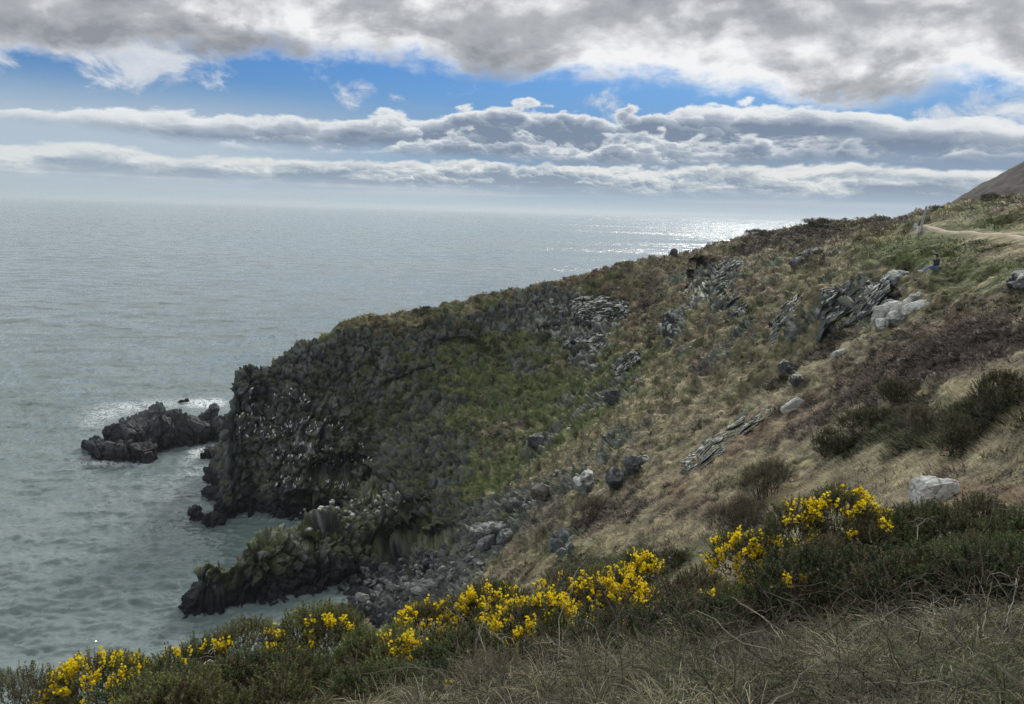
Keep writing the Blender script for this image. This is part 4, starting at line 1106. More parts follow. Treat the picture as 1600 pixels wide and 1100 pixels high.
# ------------------------------------------------------------------ gorse and other bushes
def shoot_variants(n, length, spines, sp_len, sp_w, seed):
    out = []
    for i in range(n):
        rr = np.random.default_rng(seed + i)
        t = np.sort(rr.random(spines)) ** 0.85
        a = rr.random(spines) * 6.283
        bend = rr.uniform(-.25, .25)
        base = np.stack([bend * t * t * length, np.zeros(spines), t * length], 1)
        up = 0.35 + 0.55 * rr.random(spines) + 0.35 * t
        d = np.stack([np.cos(a), np.sin(a), up], 1); d /= np.linalg.norm(d, axis=1, keepdims=True)
        L = sp_len * (1.15 - 0.55 * t) * (0.7 + 0.6 * rr.random(spines))
        sd_ = np.cross(d, rr.standard_normal((spines, 3))); sd_ /= np.linalg.norm(sd_, axis=1, keepdims=True)
        v = np.stack([base - sd_ * sp_w, base + sd_ * sp_w, base + d * L[:, None]], 1).reshape(-1, 3)
        tt = np.repeat(t, 3); tip = np.tile([0, 0, 1.0], spines)
        # stem
        w = sp_w * 0.9
        sv = np.array([[-w, 0, 0], [w, 0, 0], [bend * length, 0, length]])
        v = np.concatenate([v, sv]); tt = np.r_[tt, 0, 0, 1]; tip = np.r_[tip, 0, 0, 1]
        f = np.arange(len(v)).reshape(-1, 3)
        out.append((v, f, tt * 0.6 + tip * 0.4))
    return out
GORSE = shoot_variants(6, 0.095, 34, 0.019, 0.0030, 4000)
TWIG = shoot_variants(6, 0.16, 16, 0.05, 0.0017, 4100)

def frames(d):
    d = d / np.linalg.norm(d, axis=1, keepdims=True)
    h = rng.standard_normal(d.shape)
    x = np.cross(h, d); x /= np.linalg.norm(x, axis=1, keepdims=True)
    y = np.cross(d, x)
    return np.stack([x, y, d], 2)            # columns

def place_shoots(var, pos, dirs, scale, cols, tipgain=2.2):
    parts = []
    pick = rng.integers(0, len(var), len(pos)); Fm = frames(dirs)
    for i, (v, f, t) in enumerate(var):
        k = np.where(pick == i)[0]
        if not len(k): continue
        w = np.einsum('nij,mj->nmi', Fm[k], v) * scale[k][:, None, None] + pos[k][:, None, :]
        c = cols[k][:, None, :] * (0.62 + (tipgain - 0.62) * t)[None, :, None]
        n, m = w.shape[:2]
        ff = (f[None] + (np.arange(n) * m)[:, None, None]).reshape(-1, 3)
        parts.append((w.reshape(-1, 3), ff, c.reshape(-1, 3)))
    return merge(parts)

def tubes(paths, r0, r1, cols, sides=4):
    """paths: (n, k, 3) polylines swept with a tapering radius."""
    n, k, _ = paths.shape
    tg = np.gradient(paths, axis=1); tg /= np.linalg.norm(tg, axis=2, keepdims=True) + 1e-9
    ref = np.where(np.abs(tg[..., 2:3]) > .9, np.array([1., 0, 0]), np.array([0, 0, 1.]))
    x = np.cross(tg, ref); x /= np.linalg.norm(x, axis=2, keepdims=True) + 1e-9
    y = np.cross(tg, x)
    rad = (r0[:, None] + (r1 - r0)[:, None] * np.linspace(0, 1, k)[None])[..., None]
    v = np.stack([paths + (x * math.cos(a) + y * math.sin(a)) * rad for a in np.linspace(0, 6.2832, sides, endpoint=False)], 2)
    v = v.reshape(-1, 3)
    i = (np.arange(n)[:, None, None] * k + np.arange(k - 1)[None, :, None]) * sides + np.arange(sides)[None, None, :]
    j = (np.arange(n)[:, None, None] * k + np.arange(k - 1)[None, :, None]) * sides + (np.arange(sides)[None, None, :] + 1) % sides
    a, b, c, d = i.ravel(), j.ravel(), (j + sides).ravel(), (i + sides).ravel()
    f = np.concatenate([np.stack([a, b, c], 1), np.stack([a, c, d], 1)])
    return v, f, np.repeat(cols, k * sides, 0)

M_flower = leafy_mat('gorse_petals', 0.55, 0.5, 0.2)
M_stem = leafy_mat('woody_stems', 0.9, 0.0, 0.1)
OLIVE, DEEP, BROWN, GREYG = C3(.108, .120, .040), C3(.066, .088, .033), C3(.115, .100, .058), C3(.14, .14, .08)

def bush(px, py_top, D, wpx, label, tint=OLIVE, flowers=(), seed=1, var=GORSE, dens=1.0, brown=0.10, deep=0.8, sc=1.0, name='gorse_bush', category='gorse bush', min_h=0.35, flat=1.0, group=None, bare=0.0):
    """A bush standing D metres off whose top is seen at py_top; flowers: (px, py, rx, ry, density) patches in the view of its outside."""
    rr = np.random.default_rng(seed)
    d = ray(px, py_top)
    top = CAM + d * D
    gz = float(height(top[0], top[1])[0])
    h = max(top[2] - gz, min_h)
    W_ = wpx / F_PX * np.linalg.norm(top - CAM) / 2.0
    org = np.array([top[0], top[1], top[2] - h])
    # rounded lobes heaped in a dome
    L = []
    nl = max(8, int(11 * W_ / h))
    for i in range(nl):
        a = rr.random() * 6.283; q = math.sqrt(rr.random())
        x, y = math.cos(a) * q * W_ * 0.80, math.sin(a) * q * W_ * deep * 0.7
        dome = math.sqrt(max(0.05, 1 - (x / W_) ** 2 * 0.9 - (y / (W_ * deep)) ** 2 * 0.7))
        rad = (0.30 + 0.20 * rr.random()) * min(h, W_) * (1.0 if i else 1.1)
        z = max(rad * 0.3, (h * dome - rad) * (1.0 if rr.random() < 0.6 else rr.random()))
        L.append((x, y, z, rad))
    L.append((0, 0, h - 0.3 * h, 0.3 * h))
    L = np.array(L)
    area = (4 * math.pi * L[:, 3] ** 2)
    n = int(area.sum() / (0.030 * sc) ** 2 * dens * 0.55)
    n = min(n, 13000)
    k = rr.choice(len(L), n, p=area / area.sum())
    dn = rr.standard_normal((n, 3)); dn[:, 2] += 0.35; dn /= np.linalg.norm(dn, axis=1, keepdims=True)
    shell = np.where(rr.random(n) < 0.72, 1.0 - 0.12 * rr.random(n), 0.45 + 0.45 * rr.random(n))
    p = L[k, :3] + dn * (L[k, 3] * shell)[:, None] * np.array([1, 1, 0.92])
    p += (fbm(p / 0.16 + seed, 2, seed) * 0.06)[:, None] * dn
    inside = np.zeros(n)
    for (x, y, z, rd_) in L: inside = np.maximum(inside, 1 - np.linalg.norm(p - np.array([x, y, z]), axis=1) / rd_)
    keep = (p[:, 2] > -0.05) & ((dn[:, 2] > -0.25) | (rr.random(n) < 0.25)) & ((inside < 0.30) | (rr.random(n) < 0.25))
    p, dn, inside, shell = p[keep], dn[keep], inside[keep], shell[keep]; n = len(p)
    dirs = dn * 0.8 + np.array([0, 0, 0.75]) + rr.standard_normal((n, 3)) * 0.22
    patchy = fbm(p / 0.22 + seed * 3.1, 2, seed + 5)
    c = tint[None] * (1 + 0.5 * patchy + 0.45 * (rr.random(n) * 2 - 1))[:, None]
    br = ((inside > 0.20) | (rr.random(n) < brown * (1 + 2.5 * patchy)))[:, None]
    c = np.where(br, BROWN[None] * (0.6 + 0.6 * rr.random((n, 1))), c)
    scl = (0.75 + 0.5 * rr.random(n)) * sc
    v, f, cc = place_shoots(var, p, dirs, scl, np.clip(c, .008, .5))
    root = bpy.data.objects.new(name, None); col.objects.link(root); root.location = org
    root.empty_display_size = 0.1
    tag(root, label, category, group)
    link('foliage', mesh_from('foliage', v, f, False, cc), M_leaf, root)
    # woody stems from the root to the lobes
    m = int(len(L) * 2.2)
    kk = rr.integers(0, len(L), m)
    ends = L[kk, :3] + rr.standard_normal((m, 3)) * (L[kk, 3] * 0.55)[:, None]
    st = ends * np.array([0.35, 0.35, 0.0]) + rr.standard_normal((m, 3)) * np.array([.08, .08, 0]) ; st[:, 2] = -0.1
    tt = np.linspace(0, 1, 7)[None, :, None]
    ctrl = (st + ends) / 2 + rr.standard_normal((m, 3)) * 0.09
    path = st[:, None] * (1 - tt) ** 2 + 2 * ctrl[:, None] * tt * (1 - tt) + ends[:, None] * tt ** 2 + rr.standard_normal((m, 7, 3)) * 0.010
    sv = tubes(path, np.full(m, .010 * sc), np.full(m, .003 * sc), (C3(.105, .092, .075)[None] * (0.5 + 0.9 * rr.random((m, 1)))))
    tag(link('stems', mesh_from('stems', sv[0], sv[1], True, sv[2]), M_stem, root), kind='stuff')
    if flowers:
        tipw = p + (dirs / np.linalg.norm(dirs, axis=1, keepdims=True)) * (0.09 * scl)[:, None] + org
        fx, fy = project(tipw)
        prob = np.zeros(n)
        for (x, y, rx, ry, q) in flowers: prob = np.maximum(prob, q * np.exp(-((fx - x) / rx) ** 2 - ((fy - y) / ry) ** 2))
        # flowers come in bunches on the outer, sunlit shoots
        bunch = sstep(perlin(p / 0.085 + seed, seed + 9), 0.0, 0.14)
        sel = np.where((rr.random(n) < prob * bunch * 4.5) & (inside < 0.16))[0]
        if len(sel):
            per = 13
            ax = dirs[sel] / np.linalg.norm(dirs[sel], axis=1, keepdims=True)
            s_ = np.repeat(np.arange(len(sel)), per); N_ = len(s_)
            tpos = 0.25 + 0.85 * rr.random(N_)
            o = rr.standard_normal((N_, 3)); o /= np.linalg.norm(o, axis=1, keepdims=True)
            pos = p[sel][s_] + ax[s_] * (0.10 * scl[sel][s_] * tpos)[:, None] + o * 0.011
            outd = o + ax[s_] * 0.5
            Fm = frames(outd)
            # a pea flower: upright standard petal, two wings, keel
            pet = np.array([[-.55, 0, 0], [.55, 0, 0], [.75, .25, .8], [0, .35, 1.15], [-.75, .25, .8],
                            [-.3, -.1, 0], [-.45, -.55, .75], [0, -.25, .9], [.3, -.1, 0], [.45, -.55, .75]]) * 0.0132
            fc = np.array([[0, 1, 2], [0, 2, 3], [0, 3, 4], [5, 6, 7], [8, 7, 9]])
            w = np.einsum('nij,mj->nmi', Fm, pet) * (0.8 + 0.5 * rr.random(N_))[:, None, None] + pos[:, None, :]
            ff = (fc[None] + (np.arange(N_) * 10)[:, None, None]).reshape(-1, 3)
            fcol = np.stack([0.93 + 0.05 * rr.random(N_), 0.70 + 0.10 * rr.random(N_), 0.010 + 0.02 * rr.random(N_)], 1) * (0.88 + 0.12 * rr.random((N_, 1)))
            tag(link('flowers', mesh_from('flowers', w.reshape(-1, 3), ff, False, np.repeat(fcol, 10, 0)), M_flower, root), kind='stuff')
    return root

# along the lower edge of the view, left to right
bush(15, 1062, 6.4, 130, 'grey green gorse sprigs in the bottom left corner', GREYG, (), 11, dens=0.7, brown=0.155)
bush(150, 1040, 6.3, 170, 'gorse thick with yellow flowers at the lower left edge', OLIVE, [(110, 1075, 60, 25, 2.2), (165, 1050, 50, 18, 2.2), (205, 1048, 20, 8, 1.2), (90, 1095, 40, 15, 2.0)], 12)
bush(285, 1022, 6.2, 130, 'dark gorse with a few yellow buds beside the leftmost flowering one', DEEP, [(285, 1030, 40, 14, .25), (265, 1045, 14, 8, .4)], 13)
bush(385, 985, 6.2, 170, 'dull olive gorse left of the bulky flowerless mound', C3(.115, .125, .05), [(350, 1005, 14, 6, .5), (430, 1000, 18, 12, .4)], 14, brown=0.2)
bush(255, 1075, 5.2, 200, 'low shaded gorse at the bottom edge under the left flowers', DEEP, (), 15, brown=0.2)
bush(520, 957, 6.3, 210, 'bulky olive green gorse mound with hardly a flower, left of centre', OLIVE, [(510, 968, 30, 6, .35), (640, 1010, 25, 15, .5), (470, 1000, 30, 10, .15)], 16)
bush(420, 1030, 5.2, 190, 'dark low gorse in front of the bulky mound', DEEP, (), 17, brown=0.15)
bush(610, 1005, 5.3, 190, 'green gorse in front with a yellow sprig on its right shoulder', C3(.12, .145, .05), [(640, 1012, 22, 14, .6), (600, 990, 10, 5, .3)], 18)
bush(670, 952, 6.2, 95, 'small gorse with bright flowers left of the main yellow bush', OLIVE, [(665, 968, 36, 18, 1.0), (695, 980, 18, 12, .6)], 19)
bush(770, 920, 6.0, 140, 'dark gorse with scattered flowers forming the left half of the main yellow display', DEEP, [(770, 932, 30, 12, .9), (725, 945, 15, 10, .6), (790, 950, 40, 14, .6), (715, 965, 10, 10, .3)], 20)
bush(845, 945, 5.6, 150, 'gorse with the densest yellow flowers, centre of the view', DEEP, [(835, 965, 52, 20, 1.3), (790, 968, 28, 16, 1.1), (800, 1005, 24, 18, 1.0), (880, 1005, 28, 22, 1.0), (865, 940, 40, 10, .6), (855, 1000, 16, 8, .6)], 21)
bush(720, 1000, 5.1, 150, 'dark green gorse below the main yellow display', DEEP, (), 22)
bush(880, 903, 6.6, 110, 'thin twiggy gorse with a few flowers behind the main display', C3(.11, .11, .055), [(870, 918, 25, 10, .6), (880, 905, 12, 8, .5)], 23, dens=0.6, brown=0.28)
bush(965, 898, 6.5, 150, 'straggling gorse with yellow clusters right of centre', OLIVE, [(960, 920, 40, 22, 1.0), (930, 930, 16, 12, .8), (1000, 905, 22, 10, .9), (1005, 880, 16, 12, 1.0), (1040, 900, 20, 8, .7)], 24, brown=0.15)
bush(1003, 872, 7.0, 60, 'small upright gorse tipped with yellow behind the straggling one', DEEP, [(1003, 880, 18, 12, 1.2)], 25)
bush(1085, 905, 6.2, 130, 'brownish bare looking gorse between two yellow ones', C3(.11, .105, .06), (), 26, brown=0.32, dens=0.8)
bush(1005, 968, 5.2, 90, 'little gorse sprig with one yellow cluster in front of the thicket', OLIVE, [(1008, 988, 24, 14, 1.0)], 27, dens=0.8)
bush(1185, 842, 6.6, 150, 'gorse dotted with yellow clusters left of the tallest bush', DEEP, [(1180, 860, 40, 16, 2.2), (1165, 885, 34, 18, 1.8), (1210, 895, 34, 14, 1.8), (1150, 905, 26, 14, 1.2), (1235, 905, 16, 12, 1.2), (1195, 845, 24, 10, 1.6), (1130, 935, 20, 10, .8)], 28)
bush(1140, 930, 5.5, 150, 'low dark gorse under the dotted yellow one', OLIVE, [(1120, 935, 20, 12, .6)], 29, brown=0.155)
bush(1320, 775, 6.6, 200, 'tallest gorse with a crown of yellow flowers, right of centre', C3(.072, .080, .035), [(1270, 795, 30, 12, .9), (1325, 783, 26, 12, 1.2), (1380, 812, 16, 14, 1.0), (1265, 840, 16, 8, .5), (1330, 835, 14, 6, .4), (1350, 795, 40, 8, .5), (1240, 850, 8, 8, .8)], 30, brown=0.155)
bush(1290, 850, 6.0, 170, 'brown spined gorse hanging below the tallest crown', C3(.078, .072, .044), [(1240, 905, 10, 6, .4)], 31, brown=0.32)
bush(1445, 800, 6.8, 150, 'dense dark green gorse without flowers right of the tallest one', DEEP, (), 32)
bush(1540, 790, 7.0, 190, 'broad brownish green gorse near the right edge', C3(.070, .074, .038), (), 33, brown=0.2)
bush(1440, 868, 5.9, 150, 'bright mid green gorse low in front of the dark ones', C3(.075, .105, .036), (), 34, brown=0.1)
bush(1560, 850, 6.0, 170, 'dark green gorse at the right edge below the broad one', C3(.060, .085, .032), (), 35, brown=0.15)
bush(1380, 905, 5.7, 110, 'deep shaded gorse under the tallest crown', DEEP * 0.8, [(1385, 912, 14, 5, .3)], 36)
bush(1640, 810, 6.6, 140, 'gorse cut by the right edge of the view', DEEP, (), 37)

bush(600, 1068, 4.3, 210, 'dark gorse filling the bottom edge left of the bramble', DEEP, (), 38)
bush(430, 1085, 4.4, 200, 'shadowy olive gorse at the bottom edge under the mossy stem', C3(.09, .098, .038), (), 39)
bush(265, 1090, 4.6, 190, 'low green gorse at the very bottom left of the view', OLIVE, (), 40)
bush(905, 985, 5.0, 150, 'dull dark gorse right of the densest yellow flowers', DEEP, (), 41, brown=.3)
bush(1090, 985, 4.8, 170, 'dark twiggy gorse under the arching grey stem', DEEP, (), 42, brown=.35)
bush(1230, 945, 5.3, 150, 'dark green gorse beneath the long pale stalk', DEEP, (), 43, brown=.2)

bush(760, 1062, 3.9, 170, 'brown twiggy heather at the bottom edge, left of the pale grass', C3(.12, .10, .07), (), 44, TWIG, .9, name='heather_bush', category='bush')
bush(905, 1040, 4.1, 160, 'grey brown twiggy heather in front of the dull dark gorse', C3(.12, .105, .08), (), 45, TWIG, .8, name='heather_bush', category='bush')
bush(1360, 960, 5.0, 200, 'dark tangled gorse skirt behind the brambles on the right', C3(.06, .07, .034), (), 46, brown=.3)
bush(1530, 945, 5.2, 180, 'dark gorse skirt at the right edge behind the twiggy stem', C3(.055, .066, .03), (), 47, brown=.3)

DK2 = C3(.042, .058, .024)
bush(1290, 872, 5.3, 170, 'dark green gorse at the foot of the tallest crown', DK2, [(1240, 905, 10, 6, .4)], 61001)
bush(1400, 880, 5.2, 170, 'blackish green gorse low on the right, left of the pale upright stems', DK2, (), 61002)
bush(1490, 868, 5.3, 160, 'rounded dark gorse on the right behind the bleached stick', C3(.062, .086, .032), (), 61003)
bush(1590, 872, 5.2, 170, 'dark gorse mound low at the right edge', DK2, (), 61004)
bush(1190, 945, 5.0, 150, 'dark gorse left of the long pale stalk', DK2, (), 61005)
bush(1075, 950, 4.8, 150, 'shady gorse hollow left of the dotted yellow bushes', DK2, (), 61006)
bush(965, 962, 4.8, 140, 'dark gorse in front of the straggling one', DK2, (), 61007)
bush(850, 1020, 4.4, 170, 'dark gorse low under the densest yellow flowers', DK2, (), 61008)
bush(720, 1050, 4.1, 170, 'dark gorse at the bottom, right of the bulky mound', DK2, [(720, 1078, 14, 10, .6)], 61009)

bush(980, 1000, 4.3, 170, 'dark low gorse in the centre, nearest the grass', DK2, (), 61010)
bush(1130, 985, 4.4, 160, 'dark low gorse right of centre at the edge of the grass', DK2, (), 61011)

# dark bushes on the slope
PURP, DKG = C3(.085, .066, .058), C3(.058, .066, .032)
def slope_bush(px, py, wpx, hpx, label, tint, seed, name='heather_bush', category='bush', **kw):
    g, k = ground(px, py + hpx * 0.5)
    D = math.hypot(g[0], g[1])
    return bush(px, py - hpx * 0.5, D, wpx, label, tint, (), seed, TWIG if name == 'heather_bush' else GORSE, 1.0, 0.25, 0.8, max(1.0, D / 11.0), name, category, **kw)
slope_bush(1162, 812, 84, 54, 'purple brown heather bush beside the upright grey stone', PURP, 51)
slope_bush(1208, 752, 72, 44, 'dark brown bush above the purple heather one', C3(.055, .05, .03), 52)
slope_bush(1500, 682, 62, 56, 'nearly black round bush in the grass right of the scrub', DKG * .8, 53, 'gorse_bush', 'gorse bush')
slope_bush(1438, 664, 50, 34, 'dark bush left of the nearly black round one', PURP * .8, 54)
slope_bush(1575, 612, 70, 52, 'dark spreading gorse at the right edge of the slope', DKG, 55, 'gorse_bush', 'gorse bush')
slope_bush(1300, 690, 50, 30, 'blackish bush at the left end of the scrub belt', DKG, 56, 'gorse_bush', 'gorse bush')
slope_bush(1405, 612, 60, 26, 'dark bush on the upper edge of the scrub belt', DKG, 57, 'gorse_bush', 'gorse bush')
slope_bush(1360, 660, 90, 30, 'wide low green bush in the middle of the scrub belt', C3(.045, .055, .025), 58, 'gorse_bush', 'gorse bush')
slope_bush(1045, 880, 100, 24, 'low spreading dark bush just beyond the near gorse', C3(.05, .055, .028), 59, 'gorse_bush', 'gorse bush')
slope_bush(930, 800, 60, 24, 'purplish heather patch below the paired boulders', PURP * 1.2, 60)
def skyline_bush(px, wpx, hm, label, tint, seed):
    k = np.where((np.abs(PX1 - px) < 3) & (D1 > 90) & (P1[:, 2] > 20))[0]
    k = k[np.argmin(PY1[k])]
    t = P1[k] + np.array([0, 0, hm])
    tx, ty = project(t[None])
    return bush(px, float(ty[0]), math.hypot(t[0], t[1]), wpx, label, tint, (), seed, GORSE, 0.5, 0.1, 0.8, 3.5, 'gorse_bush', 'gorse bush', min_h=hm)
skyline_bush(1283, 62, 0.5, 'clump of dark gorse on the skyline above the glittering sea', C3(.07, .062, .034), 61)
skyline_bush(1462, 24, 0.5, 'small bush on the skyline left of the far hill', DKG, 62)
skyline_bush(1185, 44, 0.6, 'ragged low bush on the skyline where sea meets slope', DKG, 63)
skyline_bush(1548, 30, 0.6, 'dark bush on the brow under the far hill', DKG, 64)

# ------------------------------------------------------------------ dead stems and brambles in front
def arcs(n, seed, pick, length, lift, k=9, wig=0.03):
    rr = np.random.default_rng(seed)
    st = np.array([pick(rr) for _ in range(n)])
    a = rr.random(n) * 6.283
    L = length[0] + (length[1] - length[0]) * rr.random(n) ** 1.5
    el = lift[0] + (lift[1] - lift[0]) * rr.random(n)
    t = np.linspace(0, 1, k)[None, :]
    droop = rr.uniform(0.1, 1.4, n)[:, None]
    ang = el[:, None] - droop * t
    seg = np.stack([np.cos(a)[:, None] * np.cos(ang), np.sin(a)[:, None] * np.cos(ang), np.sin(ang)], 2) * (L[:, None, None] / (k - 1))
    seg += rr.standard_normal((n, k, 3)) * wig * (L[:, None, None] / (k - 1)) * 4
    return st[:, None, :] + np.cumsum(seg, 1), L
def near_pick(rr):
    r = 2.5 + 2.2 * rr.random() ** 0.8; a = R(rr.uniform(-4, 37))
    x, y = r * math.sin(a), r * math.cos(a)
    return (x, y, float(height(x, y)[0]) + 0.02)
def build_brambles():
    parts = []
    main, L = arcs(200, 5001, near_pick, (0.20, 0.70), (0.2, 1.3), 11, 0.06)
    cm = np.where(rng.random((200, 1)) < 0.25, C3(.34, .31, .25)[None], C3(.10, .082, .065)[None]) * (0.6 + 0.7 * rng.random((200, 1)))
    parts.append(tubes(main, np.full(200, .0030), np.full(200, .0012), cm))
    # side twigs
    m = 2200
    s = rng.integers(0, 200, m); q = rng.integers(2, 11, m)
    st = main[s, q]
    tw, _ = arcs(m, 5002, lambda rr: (0, 0, 0), (0.04, 0.22), (-0.4, 1.4), 5, 0.08)
    tw = tw + st[:, None, :]
    parts.append(tubes(tw, np.full(m, .0013), np.full(m, .0006), np.repeat(C3(.14, .12, .10)[None], m, 0) * (0.5 + 1.0 * rng.random((m, 1))), 3))
    v, f, c = merge(parts)
    tag(link('bramble_tangle', mesh_from('bramble_tangle', v, f, True, c), M_stem), kind='stuff')
build_brambles()

def dead_branch(pts, r, tint, label, twigs=10, seed=0, name='dead_branch', category='branch'):
    """A single dead stem drawn through places in the near thicket: (px, py, distance)."""
    rr = np.random.default_rng(seed)
    P = np.array([CAM + ray(px, py) * D for px, py, D in pts])
    s = np.linspace(0, len(P) - 1, 16)
    path = np.stack([np.interp(s, range(len(P)), P[:, i]) for i in range(3)], 1)
    for _ in range(2): path[1:-1] = (path[:-2] + path[1:-1] * 2 + path[2:]) / 4
    path += rr.standard_normal(path.shape) * r * 0.8
    org = path[0].copy(); path -= org
    parts = [tubes(path[None], np.array([r]), np.array([r * .35]), tint[None])]
    if twigs:
        i = rr.integers(3, 15, twigs)
        tw, _ = arcs(twigs, seed + 1, lambda q: (0, 0, 0), (0.06, 0.20), (-0.2, 1.3), 5, 0.08)
        parts.append(tubes(tw + path[i][:, None], np.full(twigs, r * .5), np.full(twigs, r * .2), np.repeat(tint[None], twigs, 0) * (0.7 + .5 * rr.random((twigs, 1))), 4))
    v, f, c = merge(parts)
    o = link(name, mesh_from(name, v, f, True, c), M_stem); o.location = org
    return tag(o, label, category)
PALE_W = C3(.40, .36, .28); GREY_W = C3(.30, .28, .25); DARK_W = C3(.07, .055, .045)
dead_branch([(1226, 1004, 4.2), (1195, 965, 4.4), (1143, 933, 4.6)], .0045, PALE_W, 'long straight pale stalk leaning left across dark gorse', 0, 6001)
dead_branch([(1240, 1010, 4.2), (1215, 980, 4.35), (1160, 945, 4.5)], .003, PALE_W, 'thinner pale stalk crossing the long straight one', 2, 6003)
dead_branch([(1365, 1055, 3.4), (1370, 1035, 3.4), (1378, 1025, 3.4), (1395, 1024, 3.42)], .006, PALE_W, 'short hooked pale branch low in the bramble tangle', 0, 6005)
dead_branch([(1512, 1030, 3.6), (1490, 985, 3.8), (1478, 950, 4.0), (1462, 930, 4.2)], .006, DARK_W, 'black curved branch rising from the right hand brambles', 4, 6007)
dead_branch([(1570, 980, 4.2), (1582, 940, 4.4), (1592, 905, 4.5)], .004, GREY_W, 'grey upright twiggy stem by the right edge', 12, 6009)
dead_branch([(1535, 1000, 4.0), (1540, 950, 4.2), (1550, 908, 4.3)], .0035, C3(.33, .31, .2), 'straw coloured upright stem left of the grey twiggy one', 1, 6011)
dead_branch([(1460, 982, 4.2), (1459, 950, 4.3)], .005, C3(.45, .43, .38), 'short bleached stick standing in the brambles', 4, 6013)
dead_branch([(1010, 985, 4.6), (1035, 968, 4.6), (1065, 965, 4.6), (1095, 985, 4.6)], .0035, GREY_W, 'grey stem arching over a dark gap in the thicket', 0, 6015)
dead_branch([(795, 1030, 4.7), (785, 1000, 4.8), (765, 985, 4.9), (747, 975, 5.0)], .0045, GREY_W, 'bent grey branch in front of the densest yellow flowers', 3, 6017)
dead_branch([(905, 1000, 4.7), (912, 975, 4.8), (925, 960, 4.9), (920, 950, 5.0)], .0055, GREY_W, 'forked grey branch right of the densest yellow flowers', 8, 6019)
dead_branch([(437, 1100, 4.9), (438, 1060, 5.0), (440, 1025, 5.1)], .006, C3(.20, .19, .13), 'upright mossy stem in the dark gorse at lower left', 6, 6021)
dead_branch([(318, 1040, 5.4), (325, 1030, 5.5), (336, 1036, 5.6), (338, 1024, 5.6)], .004, C3(.45, .42, .36), 'forked bleached twig on the skyline of the lower left gorse', 5, 6023)
dead_branch([(690, 970, 5.9), (702, 948, 6.0), (715, 960, 6.0)], .007, GREY_W * .7, 'crooked dead snag between the small and the main yellow bushes', 6, 6025)
dead_branch([(1430, 850, 5.8), (1436, 820, 6.0), (1450, 808, 6.1), (1465, 820, 6.1)], .004, GREY_W, 'curled dead twig on top of the dark green gorse', 4, 6027)
# ------------------------------------------------------------------ seabirds on the cliff
def plain_mat(name, c, rough=0.8, var=0.2, scale=30):
    m = bpy.data.materials.new(name); m.use_nodes = True
    nt = m.node_tree; b = nt.nodes['Principled BSDF']
    co = nt.nodes.new('ShaderNodeTexCoord')
    f = (noise(nt, co.outputs['Object'], scale, 4, 0.6) - 0.5) * (var * 2) + 1.0
    nt.links.new(mixc(nt, 1.0, comb(nt, f, f, f), c, 'MULTIPLY'), b.inputs['Base Color'])
    b.inputs['Roughness'].default_value = rough
    return m
def bird_mesh(seed, upright):
    """A standing auk: white breast, dark back and head, short bill."""
    v, f = ICO[3]; v = v.copy()
    z = v[:, 2]
    w = v * np.array([0.075, 0.10, 0.19])
    w[:, 0] += 0.02 * z; w[:, 2] += 0.20
    back = v[:, 1] > 0.35
    c = np.where(back[:, None], C3(.05, .05, .055)[None], C3(.78, .78, .76)[None])
    hv = v * np.array([0.045, 0.055, 0.05]); hv[:, 2] += 0.42; hv[:, 1] -= 0.02
    bill = v * np.array([0.012, 0.05, 0.012]); bill[:, 2] += 0.42; bill[:, 1] -= 0.08
    hc = np.repeat((C3(.75, .75, .74) if seed % 2 else C3(.05, .05, .055))[None], len(v), 0)
    V_, F_, C_ = merge([(w, f, c), (hv, f, hc), (bill, f, np.repeat(C3(.2, .17, .08)[None], len(v), 0))])
    t = R(12 if upright else 55)
    Rm = np.array([[1, 0, 0], [0, math.cos(t), math.sin(t)], [0, -math.sin(t), math.cos(t)]])
    return mesh_from('seabird', V_ @ Rm.T * 1.15, F_, True, C_)
M_bird = leafy_mat('feathers', 0.8, 0.0, 0.1)
BM = [bird_mesh(i, i < 2) for i in range(4)]
for b_ in BM: b_.materials.append(M_bird)
def birds(n, cx, cy_, rx, ry, label, group):
    made = tries = 0
    while made < n and tries < n * 12:
        tries += 1
        a, q = rng.random() * 6.283, math.sqrt(rng.random())
        g, k = ground(cx + math.cos(a) * rx * q, cy_ + math.sin(a) * ry * q, 2.0)
        if g[2] < 2.5 or (N1[k, 2] < 0.35 and tries < n * 9): continue
        o = bpy.data.objects.new('seabird', BM[rng.integers(0, 4)]); col.objects.link(o)
        out = -ray(cx, cy_)[:2] * 0.12
        o.location = (g[0] + out[0], g[1] + out[1], g[2] - 0.02)
        o.rotation_euler = (0, 0, rng.uniform(-1.6, 1.6))
        s = rng.uniform(0.85, 1.25); o.scale = (s, s, s)
        tag(o, label, 'seabird', group); made += 1
birds(26, 425, 622, 62, 16, 'white breasted seabird perched on the upper ledges of the headland cliff', 'seabirds on the upper ledges')
birds(52, 405, 665, 58, 22, 'white breasted seabird perched in the band across the middle of the headland cliff', 'seabirds on the middle ledges')
birds(30, 490, 668, 50, 16, 'white breasted seabird on the ledge under the green part of the cliff', 'seabirds under the green part')
birds(64, 485, 712, 62, 20, 'white breasted seabird crowded on the ledges above the dark sea cave', 'seabirds above the sea cave')
birds(24, 560, 712, 30, 20, 'white breasted seabird on the right side of the dark sea cave', 'seabirds right of the sea cave')
birds(22, 455, 752, 40, 10, 'white breasted seabird on the low slabs near the cliff foot', 'seabirds on the low slabs')
birds(14, 525, 757, 20, 6, 'white breasted seabird in the row inside the sea cave', 'seabirds inside the sea cave')
birds(9, 502, 815, 22, 6, 'white breasted seabird standing on the crest of the low spur', 'seabirds on the spur crest')

